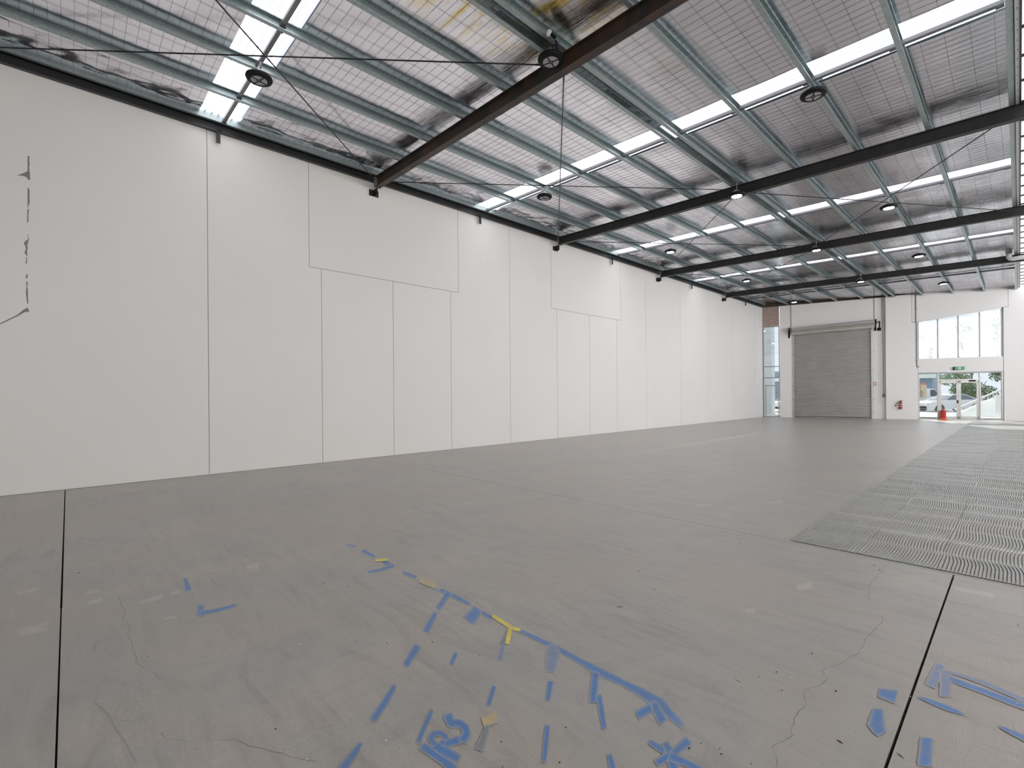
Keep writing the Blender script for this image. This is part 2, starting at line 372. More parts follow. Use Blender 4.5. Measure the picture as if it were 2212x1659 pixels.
# ---------------------------------------------------------------- traced ground marks (metres on the floor plane)
PAINT = [('blue',0.55,[(-5.043,2.207,-5.151,2.261),(-4.992,2.225,-5.105,2.282),(-4.952,2.238,-5.071,2.299),(-4.9,2.256,-5.024,2.321)]),('blue',0.85,[(-4.733,2.236,-4.848,2.313),(-4.631,2.241,-4.736,2.314),(-4.553,2.245,-4.649,2.314),(-4.458,2.25,-4.546,2.314)]),('blue',0.8,[(-4.291,2.233,-4.398,2.316),(-4.206,2.235,-4.304,2.313),(-4.144,2.237,-4.236,2.311),(-4.065,2.239,-4.149,2.309)]),('blue',0.8,[(-4.206,2.327,-4.088,2.276),(-4.197,2.264,-4.086,2.218),(-4.19,2.214,-4.085,2.172),(-4.182,2.166,-4.084,2.126),(-4.185,2.126,-4.093,2.087),(-4.188,2.085,-4.101,2.05),(-4.192,2.037,-4.111,2.005)]),('blue',1,[(-3.895,2.237,-3.967,2.295),(-3.822,2.243,-3.896,2.304),(-3.763,2.248,-3.839,2.311),(-3.691,2.254,-3.768,2.32)]),('blue',0.85,[(-5.195,0.748,-5.203,0.784),(-5.065,0.733,-5.074,0.779),(-4.972,0.721,-4.982,0.777),(-4.824,0.705,-4.834,0.77)]),('blue',1,[(-4.465,0.737,-4.41,0.781),(-4.376,0.718,-4.318,0.765),(-4.329,0.707,-4.267,0.757),(-4.236,0.688,-4.172,0.74)]),('blue',1,[(-4.213,0.708,-4.335,0.721),(-4.205,0.753,-4.318,0.766),(-4.199,0.789,-4.303,0.803),(-4.192,0.827,-4.288,0.839),(-4.194,0.869,-4.286,0.88),(-4.196,0.911,-4.284,0.923),(-4.198,0.961,-4.282,0.973)]),('blue',0.95,[(-3.33,2.253,-3.395,2.314),(-3.285,2.255,-3.354,2.322),(-3.254,2.255,-3.328,2.328),(-3.224,2.255,-3.3,2.334),(-3.178,2.259,-3.248,2.334),(-3.132,2.263,-3.198,2.335),(-3.088,2.267,-3.147,2.336),(-3.037,2.269,-3.088,2.331),(-2.986,2.271,-3.031,2.327),(-2.925,2.273,-2.964,2.322)]),('blue',0.85,[(-3.338,2.328,-3.211,2.32),(-3.277,2.263,-3.163,2.256),(-3.243,2.228,-3.139,2.223),(-3.211,2.196,-3.115,2.188),(-3.183,2.159,-3.084,2.149),(-3.155,2.121,-3.054,2.112),(-3.11,2.063,-3.01,2.054)]),('blue',0.85,[(-3.068,2.025,-2.995,2.029),(-2.993,1.94,-2.916,1.945),(-2.937,1.876,-2.855,1.883),(-2.865,1.795,-2.781,1.804)]),('blue',0.95,[(-2.888,2.255,-2.925,2.303),(-2.795,2.248,-2.835,2.303),(-2.715,2.242,-2.759,2.304),(-2.623,2.236,-2.669,2.304)]),('blue',0.8,[(-2.942,2.313,-2.779,2.288),(-2.902,2.241,-2.729,2.216),(-2.889,2.209,-2.702,2.184),(-2.844,2.13,-2.65,2.107)]),('blue',0.85,[(-2.405,2.265,-2.438,2.316),(-2.283,2.269,-2.317,2.324),(-2.176,2.273,-2.21,2.331),(-2.075,2.276,-2.107,2.338),(-1.987,2.271,-2.017,2.336),(-1.902,2.266,-1.931,2.334),(-1.82,2.261,-1.849,2.332),(-1.788,2.256,-1.819,2.334),(-1.757,2.251,-1.79,2.337),(-1.726,2.245,-1.762,2.339),(-1.703,2.247,-1.739,2.338),(-1.682,2.249,-1.717,2.337),(-1.661,2.25,-1.694,2.337),(-1.615,2.256,-1.646,2.337),(-1.571,2.261,-1.599,2.337),(-1.528,2.266,-1.551,2.337),(-1.486,2.258,-1.51,2.341),(-1.445,2.252,-1.47,2.345),(-1.405,2.245,-1.431,2.348),(-1.37,2.238,-1.395,2.348),(-1.336,2.232,-1.361,2.348),(-1.306,2.227,-1.322,2.347),(-1.282,2.221,-1.286,2.325),(-1.254,2.213,-1.256,2.305),(-1.225,2.206,-1.228,2.287),(-1.195,2.197,-1.197,2.27),(-1.165,2.188,-1.167,2.253),(-1.128,2.175,-1.128,2.233)]),('teal',0.8,[(-2.498,2.27,-2.457,2.274),(-2.447,2.195,-2.402,2.2),(-2.406,2.134,-2.358,2.14),(-2.357,2.061,-2.305,2.068)]),('blue',0.7,[(-2.343,2.079,-2.316,2.089),(-2.303,2.029,-2.273,2.041),(-2.272,1.989,-2.238,2.003),(-2.231,1.938,-2.194,1.954)]),('blue',1,[(-2.761,1.673,-2.672,1.679),(-2.733,1.64,-2.644,1.646),(-2.722,1.625,-2.632,1.632),(-2.711,1.612,-2.618,1.617),(-2.677,1.572,-2.589,1.578),(-2.643,1.534,-2.562,1.54),(-2.598,1.482,-2.523,1.488)]),('blue',1,[(-2.461,1.347,-2.415,1.354),(-2.421,1.297,-2.37,1.306),(-2.39,1.257,-2.334,1.268),(-2.361,1.22,-2.299,1.23),(-2.335,1.186,-2.272,1.194),(-2.31,1.151,-2.246,1.16),(-2.277,1.106,-2.214,1.117)]),('blue',0.8,[(-2.486,1.799,-2.444,1.806),(-2.451,1.758,-2.412,1.765),(-2.426,1.729,-2.389,1.735),(-2.394,1.691,-2.359,1.698)]),('blue',0.8,[(-2.058,1.748,-2.023,1.76),(-2.015,1.695,-1.983,1.707),(-1.982,1.654,-1.951,1.666),(-1.943,1.607,-1.915,1.618)]),('blue',0.75,[(-2.127,2.291,-2.103,2.342),(-2.092,2.244,-2.058,2.316),(-2.075,2.214,-2.031,2.307),(-2.076,2.201,-1.988,2.28),(-2.038,2.164,-1.95,2.218),(-1.994,2.121,-1.921,2.167),(-1.934,2.056,-1.874,2.094)]),('blue',0.8,[(-1.866,2.004,-1.831,2.027),(-1.821,1.95,-1.79,1.97),(-1.788,1.91,-1.761,1.929),(-1.75,1.864,-1.726,1.88)]),('blue',0.8,[(-1.748,2.258,-1.705,2.291),(-1.683,2.165,-1.642,2.197),(-1.635,2.096,-1.595,2.127),(-1.579,2.015,-1.541,2.045)]),('blue',0.8,[(-1.597,2.096,-1.574,2.136),(-1.523,2.02,-1.503,2.056),(-1.466,1.961,-1.448,1.992),(-1.405,1.898,-1.389,1.925)]),('blue',0.9,[(-1.352,2.304,-1.286,2.249),(-1.361,2.239,-1.297,2.188),(-1.367,2.195,-1.305,2.147),(-1.376,2.134,-1.316,2.089)]),('blue',0.9,[(-1.346,2.23,-1.332,2.301),(-1.303,2.191,-1.288,2.263),(-1.275,2.165,-1.259,2.238),(-1.234,2.128,-1.217,2.202)]),('blue',0.8,[(-1.629,1.728,-1.603,1.748),(-1.57,1.656,-1.546,1.675),(-1.522,1.597,-1.5,1.615),(-1.472,1.535,-1.451,1.552)]),('blue',1,[(-2.159,1.007,-2.13,1.012),(-2.146,0.983,-2.109,0.99),(-2.137,0.965,-2.093,0.974),(-2.128,0.947,-2.076,0.958),(-2.111,0.918,-2.054,0.929),(-2.095,0.889,-2.032,0.902),(-2.071,0.85,-2.004,0.865)]),('blue',0.9,[(-2.122,1.379,-2.094,1.387),(-2.065,1.31,-2.037,1.319),(-2.016,1.252,-1.988,1.261),(-1.965,1.191,-1.937,1.201)]),('blue',1,[(-1.915,1.175,-1.95,1.228),(-1.866,1.184,-1.901,1.24),(-1.833,1.19,-1.869,1.249),(-1.804,1.195,-1.833,1.258),(-1.769,1.197,-1.789,1.258),(-1.732,1.2,-1.75,1.258),(-1.68,1.204,-1.696,1.258)]),('blue',1,[(-1.89,1.221,-1.921,1.273),(-1.851,1.226,-1.882,1.282),(-1.826,1.228,-1.859,1.288),(-1.8,1.231,-1.838,1.294),(-1.777,1.238,-1.816,1.299),(-1.755,1.246,-1.792,1.304),(-1.72,1.257,-1.754,1.312)]),('blue',1,[(-1.884,1.27,-1.876,1.237),(-1.909,1.272,-1.9,1.238),(-1.923,1.274,-1.914,1.238),(-1.925,1.271,-1.941,1.242),(-1.919,1.271,-1.96,1.261),(-1.925,1.28,-1.967,1.271),(-1.929,1.282,-1.977,1.289),(-1.926,1.283,-1.972,1.305),(-1.922,1.292,-1.968,1.314),(-1.921,1.296,-1.96,1.328),(-1.916,1.296,-1.942,1.333),(-1.905,1.299,-1.93,1.336),(-1.902,1.302,-1.91,1.34),(-1.902,1.299,-1.889,1.332),(-1.891,1.295,-1.878,1.327),(-1.893,1.3,-1.855,1.312),(-1.896,1.301,-1.851,1.291),(-1.895,1.29,-1.852,1.281),(-1.894,1.272,-1.852,1.264)]),('blue',0.95,[(-1.833,1.275,-1.889,1.299),(-1.822,1.303,-1.879,1.329),(-1.814,1.322,-1.873,1.348),(-1.802,1.351,-1.862,1.379)]),('blue',0.95,[(-2.037,1.391,-2.023,1.452),(-1.997,1.376,-1.984,1.435),(-1.979,1.37,-1.966,1.427),(-1.937,1.36,-1.972,1.423),(-1.913,1.38,-1.983,1.423),(-1.907,1.391,-1.976,1.433),(-1.908,1.396,-1.961,1.449),(-1.904,1.394,-1.937,1.454),(-1.89,1.396,-1.923,1.456),(-1.887,1.398,-1.897,1.457),(-1.884,1.395,-1.87,1.447),(-1.87,1.389,-1.855,1.44),(-1.869,1.392,-1.827,1.425),(-1.869,1.386,-1.81,1.401),(-1.86,1.372,-1.801,1.386),(-1.842,1.344,-1.783,1.358)]),('blue',0.85,[(-1.203,1.977,-1.21,2.021),(-1.174,1.974,-1.182,2.021),(-1.154,1.972,-1.162,2.022),(-1.133,1.97,-1.142,2.022),(-1.117,1.965,-1.127,2.026),(-1.101,1.961,-1.112,2.03),(-1.073,1.957,-1.084,2.034)]),('blue',0.9,[(-1.16,2.029,-1.146,2.072),(-1.138,2.003,-1.122,2.053),(-1.124,1.986,-1.106,2.043),(-1.113,1.972,-1.089,2.03),(-1.09,1.946,-1.064,2.0),(-1.067,1.919,-1.042,1.971),(-1.035,1.883,-1.011,1.932)]),('blue',0.95,[(-1.106,2.162,-1.052,2.131),(-1.108,2.102,-1.059,2.075),(-1.109,2.062,-1.064,2.039),(-1.11,2.026,-1.07,2.001),(-1.116,1.992,-1.077,1.964),(-1.123,1.956,-1.085,1.929),(-1.133,1.909,-1.094,1.883)]),('blue',0.95,[(-1.09,1.948,-1.108,2.024),(-1.059,1.958,-1.075,2.026),(-1.04,1.965,-1.053,2.027),(-1.022,1.973,-1.032,2.027),(-1.001,1.976,-1.009,2.029),(-0.98,1.979,-0.988,2.03),(-0.951,1.983,-0.959,2.033)]),('blue',1,[(-1.294,1.784,-1.282,1.808),(-1.269,1.755,-1.254,1.784),(-1.249,1.732,-1.232,1.766),(-1.221,1.702,-1.201,1.74)]),('blue',0.75,[(-0.358,3.853,-0.307,3.831),(-0.365,3.72,-0.312,3.699),(-0.37,3.633,-0.314,3.613),(-0.376,3.504,-0.318,3.486)]),('blue',0.75,[(-0.333,3.749,-0.273,3.801),(-0.322,3.613,-0.266,3.663),(-0.315,3.53,-0.262,3.577),(-0.306,3.413,-0.257,3.457)]),('blue',0.75,[(-0.338,3.709,-0.34,3.746),(-0.307,3.721,-0.308,3.761),(-0.279,3.731,-0.28,3.774),(-0.251,3.741,-0.251,3.788),(-0.22,3.736,-0.218,3.791),(-0.188,3.731,-0.185,3.795),(-0.158,3.726,-0.153,3.798),(-0.099,3.706,-0.093,3.775),(-0.043,3.686,-0.036,3.754),(0.015,3.665,0.023,3.732)]),('blue',0.85,[(-0.298,3.652,-0.296,3.715),(-0.278,3.642,-0.275,3.714),(-0.263,3.634,-0.259,3.713),(-0.247,3.625,-0.243,3.713),(-0.209,3.619,-0.204,3.709),(-0.172,3.613,-0.167,3.704),(-0.137,3.607,-0.13,3.7),(-0.086,3.596,-0.078,3.69),(-0.038,3.586,-0.028,3.681),(0.015,3.575,0.026,3.671)]),('blue',0.9,[(-0.531,3.169,-0.54,3.291),(-0.505,3.166,-0.514,3.312),(-0.488,3.159,-0.499,3.33),(-0.456,3.158,-0.466,3.353)]),('blue',0.8,[(-0.535,3.048,-0.486,3.083),(-0.531,2.972,-0.473,3.013),(-0.531,2.929,-0.464,2.977),(-0.526,2.862,-0.459,2.966),(-0.504,2.828,-0.463,2.967),(-0.492,2.821,-0.457,2.939),(-0.472,2.798,-0.443,2.893)]),('blue',0.9,[(-0.381,3.319,-0.38,3.35),(-0.363,3.314,-0.362,3.355),(-0.347,3.308,-0.346,3.359),(-0.332,3.303,-0.33,3.364),(-0.308,3.298,-0.305,3.363),(-0.284,3.293,-0.28,3.362),(-0.26,3.288,-0.256,3.362),(-0.239,3.295,-0.237,3.354),(-0.219,3.302,-0.217,3.346),(-0.197,3.31,-0.196,3.339)]),('blue',1,[(-0.335,2.954,-0.282,2.997),(-0.329,2.859,-0.276,2.902),(-0.325,2.801,-0.272,2.844),(-0.319,2.713,-0.266,2.756)]),('blue',0.85,[(-0.078,3.307,-0.074,3.342),(-0.048,3.289,-0.041,3.34),(-0.02,3.273,-0.011,3.338),(0.012,3.255,0.024,3.335)]),('yellow',1,[(-2.679,2.273,-2.714,2.328),(-2.617,2.266,-2.652,2.322),(-2.569,2.26,-2.604,2.318),(-2.522,2.255,-2.557,2.314),(-2.489,2.251,-2.526,2.313),(-2.457,2.247,-2.494,2.311),(-2.421,2.244,-2.467,2.31),(-2.402,2.257,-2.452,2.313),(-2.389,2.268,-2.432,2.317),(-2.369,2.282,-2.405,2.325)]),('yellow',1,[(-2.495,2.28,-2.458,2.296),(-2.435,2.21,-2.397,2.227),(-2.388,2.156,-2.35,2.174),(-2.332,2.092,-2.294,2.109)]),('yellow',0.85,[(-4.348,2.2,-4.456,2.252),(-4.326,2.242,-4.427,2.292),(-4.309,2.276,-4.404,2.324),(-4.288,2.317,-4.377,2.363)]),('yellow',0.55,[(-3.612,2.232,-3.72,2.325),(-3.529,2.24,-3.641,2.337),(-3.468,2.245,-3.583,2.348),(-3.385,2.253,-3.502,2.361)]),('yellow',0.35,[(-1.815,1.49,-1.9,1.535),(-1.804,1.521,-1.889,1.568),(-1.798,1.536,-1.884,1.584),(-1.787,1.567,-1.872,1.616)]),('teal',0.6,[(-1.831,1.513,-1.804,1.522),(-1.799,1.462,-1.766,1.474),(-1.773,1.42,-1.735,1.434),(-1.741,1.368,-1.697,1.385)])]
CRACKS = [[(-0.858,5.725,0.0035),(-0.879,5.523,0.0034),(-0.873,5.265,0.0033),(-0.886,4.966,0.0032),(-0.837,4.679,0.003),(-0.796,4.558,0.0029)],[(-0.695,4.379,0.0031),(-0.681,4.24,0.003),(-0.697,4.052,0.0029),(-0.709,3.879,0.0028),(-0.699,3.74,0.0027),(-0.709,3.658,0.0026),(-0.697,3.635,0.0026),(-0.733,3.541,0.0026),(-0.733,3.474,0.0026),(-0.758,3.394,0.0025),(-0.776,3.344,0.0025),(-0.799,3.295,0.0025),(-0.808,3.249,0.0025),(-0.789,3.208,0.0024),(-0.764,3.176,0.0024),(-0.766,3.127,0.0024),(-0.781,3.05,0.0023),(-0.815,2.975,0.0023),(-0.813,2.917,0.0023),(-0.789,2.866,0.0022),(-0.78,2.834,0.0022),(-0.787,2.755,0.0022),(-0.786,2.695,0.0021),(-0.774,2.633,0.0021),(-0.774,2.591,0.0021),(-0.753,2.53,0.002),(-0.763,2.481,0.002),(-0.792,2.405,0.002),(-0.794,2.365,0.0019)],[(-0.778,2.836,0.002),(-0.743,2.825,0.0019),(-0.689,2.834,0.0019)],[(-0.784,2.37,0.0017),(-0.758,2.325,0.0017),(-0.738,2.264,0.0016)],[(-5.147,0.3,0.0027),(-4.925,0.297,0.0026),(-4.721,0.315,0.0025),(-4.559,0.284,0.0024),(-4.401,0.317,0.0023),(-4.256,0.292,0.0023),(-4.057,0.304,0.0022),(-3.902,0.301,0.0021),(-3.75,0.305,0.002),(-3.646,0.321,0.002)],[(-3.577,0.355,0.0019),(-3.459,0.379,0.0019),(-3.4,0.417,0.0019)],[(-2.9,0.316,0.0015),(-2.811,0.343,0.0015),(-2.782,0.372,0.0014),(-2.709,0.409,0.0014)],[(-2.643,0.494,0.002),(-2.589,0.582,0.002),(-2.494,0.61,0.002),(-2.426,0.658,0.002),(-2.37,0.686,0.0019),(-2.321,0.722,0.0019),(-2.262,0.748,0.0019),(-2.224,0.772,0.0019),(-2.153,0.833,0.0019)]]
GOUGES = [[(-3.463,0.084,0.0063),(-3.331,0.121,0.0061),(-3.235,0.144,0.006),(-3.079,0.162,0.0058),(-2.925,0.191,0.0055),(-2.792,0.206,0.0053),(-2.712,0.218,0.0052)],[(-4.312,0.151,0.0063),(-4.233,0.122,0.0062),(-4.073,0.109,0.0059)],[(-3.195,0.149,0.0036),(-3.104,0.217,0.0035),(-3.059,0.309,0.0036)]]
DARK = [(-0.956,2.194),(-2.685,1.766),(-1.688,1.491),(-1.54,1.786),(-1.414,1.597),(-2.335,1.886),(-1.922,2.635),(-2.527,0.74),(-6.052,0.062),(-2.885,1.541),(-3.06,1.402),(-1.039,2.917),(-0.987,3.038),(-0.938,2.167),(-1.032,2.164),(-1.055,2.095),(-0.699,3.08),(-0.902,3.414),(-0.015,4.858),(-2.212,5.771),(-2.085,5.336),(-0.491,5.813),(-1.571,1.395),(-3.975,1.751),(-4.189,1.631),(-3.067,3.611),(-8.113,5.777),(-6.898,5.796),(-2.418,3.853),(-2.099,3.584),(-0.951,5.576),(-0.891,5.468),(-3.794,0.361),(-0.904,2.873),(-0.823,2.205)]
WHITE = [(-3.282,1.112),(-1.484,2.589),(-0.672,5.107),(-0.017,3.639),(-2.075,1.099),(-0.649,2.718),(-0.571,2.757),(-0.691,2.605),(-0.912,3.043),(-1.069,2.165),(-2.219,0.782),(-0.41,3.312),(-2.003,1.127),(-2.237,1.518)]
SCUFFS =[[(-4.909,-0.281,-4.728,-0.271),(-4.914,-0.255,-4.72,-0.245),(-4.919,-0.228,-4.713,-0.219),(-4.924,-0.2,-4.705,-0.192),(-4.929,-0.173,-4.698,-0.165),(-4.934,-0.145,-4.69,-0.138),(-4.94,-0.116,-4.682,-0.111)],[(-4.882,0.409,-4.791,0.401),(-4.893,0.435,-4.786,0.426),(-4.904,0.462,-4.781,0.451),(-4.915,0.49,-4.776,0.476),(-4.926,0.518,-4.77,0.501),(-4.937,0.546,-4.765,0.527),(-4.949,0.575,-4.76,0.552)],[(-5.17,0.107,-5.059,0.105),(-5.176,0.122,-5.056,0.119),(-5.182,0.138,-5.053,0.134),(-5.188,0.153,-5.049,0.149),(-5.195,0.169,-5.046,0.163),(-5.201,0.184,-5.042,0.178),(-5.208,0.2,-5.039,0.193)],[(-5.419,0.098,-5.343,0.097),(-5.424,0.113,-5.34,0.111),(-5.429,0.128,-5.337,0.126),(-5.434,0.143,-5.335,0.14),(-5.44,0.158,-5.332,0.155),(-5.445,0.173,-5.329,0.169),(-5.45,0.188,-5.326,0.184)],[(-5.833,-0.333,-5.734,-0.327),(-5.843,-0.313,-5.733,-0.307),(-5.853,-0.292,-5.732,-0.287),(-5.863,-0.272,-5.73,-0.266),(-5.874,-0.251,-5.729,-0.245),(-5.884,-0.231,-5.727,-0.225),(-5.895,-0.209,-5.726,-0.204)],[(-4.897,0.61,-4.829,0.601),(-4.902,0.624,-4.827,0.614),(-4.908,0.638,-4.825,0.627),(-4.913,0.652,-4.824,0.64),(-4.919,0.666,-4.822,0.653),(-4.925,0.681,-4.821,0.666),(-4.93,0.695,-4.819,0.679)],[(-4.381,0.516,-4.338,0.511),(-4.377,0.528,-4.329,0.522),(-4.372,0.54,-4.321,0.534),(-4.368,0.552,-4.313,0.545),(-4.363,0.565,-4.305,0.557),(-4.358,0.577,-4.297,0.569),(-4.354,0.589,-4.289,0.58)],[(-1.315,4.546,-1.271,4.394),(-1.304,4.58,-1.257,4.414),(-1.293,4.614,-1.242,4.434),(-1.281,4.649,-1.228,4.454),(-1.27,4.684,-1.214,4.474),(-1.259,4.719,-1.199,4.494),(-1.248,4.754,-1.185,4.514)],[(-1.442,3.777,-1.413,3.7),(-1.434,3.788,-1.402,3.702),(-1.426,3.8,-1.39,3.704),(-1.418,3.811,-1.379,3.705),(-1.409,3.822,-1.367,3.707),(-1.401,3.834,-1.356,3.709),(-1.393,3.845,-1.345,3.711)],[(-0.389,5.464,-0.38,5.342),(-0.347,5.472,-0.338,5.341),(-0.305,5.479,-0.297,5.339),(-0.263,5.487,-0.257,5.337),(-0.223,5.494,-0.217,5.336),(-0.182,5.501,-0.177,5.334),(-0.143,5.508,-0.138,5.332)],[(-5.143,1.247,-5.012,1.215),(-5.146,1.268,-5.004,1.232),(-5.15,1.289,-4.997,1.25),(-5.154,1.311,-4.989,1.268),(-5.158,1.332,-4.982,1.286),(-5.161,1.354,-4.974,1.304),(-5.165,1.376,-4.966,1.322)],[(-3.282,6.735,-3.234,6.636),(-3.256,6.779,-3.206,6.674),(-3.23,6.823,-3.178,6.711),(-3.204,6.867,-3.149,6.749),(-3.178,6.912,-3.121,6.787),(-3.152,6.956,-3.093,6.825),(-3.125,7.001,-3.064,6.863)],[(-2.587,7.684,-2.548,7.569),(-2.57,7.731,-2.528,7.602),(-2.553,7.778,-2.507,7.635),(-2.537,7.826,-2.486,7.669),(-2.52,7.873,-2.465,7.702),(-2.503,7.922,-2.444,7.736),(-2.486,7.97,-2.423,7.77)]]
LEAF = [(-0.599, 2.652), (-0.577, 2.65)]
TWIG = [(-1.13, 2.791), (-1.087, 2.791)]
TWIG2= [(-0.391, 2.749), (-0.365, 2.736)]
PEEL = [[(-0.49,5.839),(-0.461,5.833),(-0.47,5.807),(-0.465,5.712),(-0.471,5.642),(-0.464,5.538),(-0.46,5.442),(-0.489,5.424),(-0.495,5.455),(-0.535,5.477),(-0.622,5.464),(-0.555,5.513),(-0.515,5.551),(-0.492,5.578)],[(-0.493,5.297),(-0.47,5.265),(-0.469,5.033),(-0.484,4.971),(-0.491,4.927),(-0.495,5.007)],[(-0.497,4.92),(-0.478,4.919),(-0.485,4.816),(-0.484,4.71),(-0.506,4.672),(-0.5,4.774)],[(-0.498,4.481),(-0.486,4.468),(-0.493,4.438),(-0.478,4.403),(-0.486,4.362),(-0.502,4.291),(-0.495,4.254),(-0.505,4.175),(-0.498,4.109),(-0.509,4.106),(-0.539,4.158),(-0.519,4.22),(-0.525,4.267),(-0.546,4.317),(-0.524,4.364),(-0.494,4.389)],[(-0.512,4.1),(-0.505,4.069),(-0.51,3.962),(-0.526,3.988),(-0.518,4.037)],[(-0.514,3.788),(-0.498,3.781),(-0.503,3.722),(-0.526,3.714),(-0.522,3.757)],[(-0.517,3.675),(-0.496,3.64),(-0.508,3.576),(-0.499,3.52),(-0.496,3.289),(-0.508,3.274),(-0.524,3.458),(-0.518,3.556)],[(-0.506,3.214),(-0.482,3.143),(-0.535,3.134),(-0.609,3.064),(-0.831,2.89),(-0.831,2.909),(-0.622,3.082),(-0.561,3.165)]]

# ================================================================ FLOOR
fl = tag(MB().box(-11.7, 9, -9, 40.4, -.25, -.03).build('floor', M['joint']), 'grey concrete warehouse floor cut into large slabs', None, None, 'structure')
G1, G2 = .0065, .0042
def slab(x0, x1, y0, y1, skew=False):
    m = MB()
    poly = [(x0, y0), (x1, y0), (x1, wallY(x1) if skew else y1), (x0, wallY(x0) if skew else y1)]
    m.prism(poly, -.03, 0, lambda p, t: (p[0], p[1], t))
    return m.build('concrete_slab', M['floor'], fl)
slab(-11.7, -5.15 - G2, -9, -.05 - G1); slab(-5.15 + G2, -.41 - G1, -9, -.05 - G2); slab(-.41 + G1, 9, -9, -.05 - G2)
slab(-11.7, -5.15 - G2, -.05 + G1, 5.79 - G2); slab(-5.15 + G2, -.41 - G1, -.05 + G2, 5.79 - G2); slab(-.41 + G1, 9, -.05 + G2, 5.79 - G2)
slab(-11.7, -5.15 - G2 * .6, 5.79 + G2, 20, True); slab(-5.15 + G2 * .6, 9, 5.79 + G2, 20, True)
# sealant in the black joint beyond the first metres
# ridged tile adhesive, one patch per former tile pair
def glue_mesh(seed):
    rnd = random.Random(seed); nr, ny = 24, 9; W = .612; vs = []
    k1 = rnd.choice((-1, 1)) * rnd.uniform(.03, .13); k2 = rnd.uniform(-.008, .012); ph = rnd.uniform(0, 6.28); lean = rnd.uniform(-.08, .08); amp = rnd.uniform(.7, 1.2)
    xs_ = []
    for i in range(nr): xs_ += [(i / nr, 1), ((i + .48) / nr, 1), ((i + .74) / nr, 0)]
    xs_.append((1, 1)); nx = len(xs_)
    for j in range(ny + 1):
        yy = j / ny - .5
        for x, hi in xs_:
            off = (k1 * (yy * yy - .25) + k2 * math.sin(yy * 7 + ph) + lean * yy) * min(1, min(x, 1 - x) * 8)
            r = (.0068 if hi else .0015) * amp + .0008 * math.sin(13 * x + 9 * yy + ph)
            if x in (0, 1): r = .0085
            if j in (0, ny): r = .0055
            vs.append(((x + off) * W - W / 2, yy * W, max(.001, r)))
    fs = [(j * nx + i, j * nx + i + 1, (j + 1) * nx + i + 1, (j + 1) * nx + i) for j in range(ny) for i in range(nx - 1)]
    me = bpy.data.meshes.new('adhesive_patch'); me.from_pydata(vs, [], fs)
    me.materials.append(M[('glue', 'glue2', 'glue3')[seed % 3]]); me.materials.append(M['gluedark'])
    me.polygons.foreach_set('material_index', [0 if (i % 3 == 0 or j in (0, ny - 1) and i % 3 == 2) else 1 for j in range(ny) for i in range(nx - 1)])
    return me
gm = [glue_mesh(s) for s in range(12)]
gl = thing('tile_adhesive_bed', (-.2, 20, 0), 'ridged grey tile adhesive left on the concrete along the right side', 'adhesive')
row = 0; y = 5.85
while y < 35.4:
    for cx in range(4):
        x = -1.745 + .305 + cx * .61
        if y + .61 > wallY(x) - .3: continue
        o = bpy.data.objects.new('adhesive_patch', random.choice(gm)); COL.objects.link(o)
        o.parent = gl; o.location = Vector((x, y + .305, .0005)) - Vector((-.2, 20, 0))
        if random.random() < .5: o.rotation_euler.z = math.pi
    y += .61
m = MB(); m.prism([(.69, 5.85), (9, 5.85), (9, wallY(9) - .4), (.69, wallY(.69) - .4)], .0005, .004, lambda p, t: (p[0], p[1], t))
m.build('adhesive_sheet', M['glue'], gl)

def ribbon(pts, name, mat, parent, z):
    me = bpy.data.meshes.new(name); n = len(pts)
    vs = [(a, b, z + i * 2e-6) for i, (a, b, c, d) in enumerate(pts)] + [(c, d, z + i * 2e-6) for i, (a, b, c, d) in enumerate(pts)]
    fs = [(i, i + 1, n + i + 1, n + i) for i in range(n - 1)]
    o = Vector((sum(v[0] for v in vs) / len(vs), sum(v[1] for v in vs) / len(vs), z))
    me.from_pydata([tuple(Vector(v) - o) for v in vs], [], fs)
    uv = me.uv_layers.new(name='UVMap')
    L = [0]
    for i in range(1, n): L.append(L[-1] + math.hypot(pts[i][0] - pts[i - 1][0], pts[i][1] - pts[i - 1][1]))
    w = math.hypot(pts[n // 2][0] - pts[n // 2][2], pts[n // 2][1] - pts[n // 2][3])
    for p in me.polygons:
        for li in p.loop_indices:
            vi = me.loops[li].vertex_index; k = vi % n
            u = L[k] / max(L[-1], 1e-6)
            uv.data[li].uv = (u, 0 if vi < n else 1)
    me.materials.append(mat)
    ob = bpy.data.objects.new(name, me); COL.objects.link(ob); ob.parent = parent; ob.location = o - WL[parent.name]
    return ob
zz = .0006
for c, a, pts in PAINT:
    mt = {'blue': 'blue' if a > .78 else 'bluef', 'yellow': 'yellow' if a > .8 else 'yellowf', 'teal': 'teal'}[c]
    ob = ribbon(pts, 'paint_mark', M[mt], fl, zz); zz += .00005
    ob['label'] = {'blue': 'blue spray-painted set-out mark', 'yellow': 'yellow spray-painted set-out mark', 'teal': 'faded teal spray-painted dash'}[c]
for pts in SCUFFS: ribbon(pts, 'pale_scuff', M['scuff'], fl, .0003)
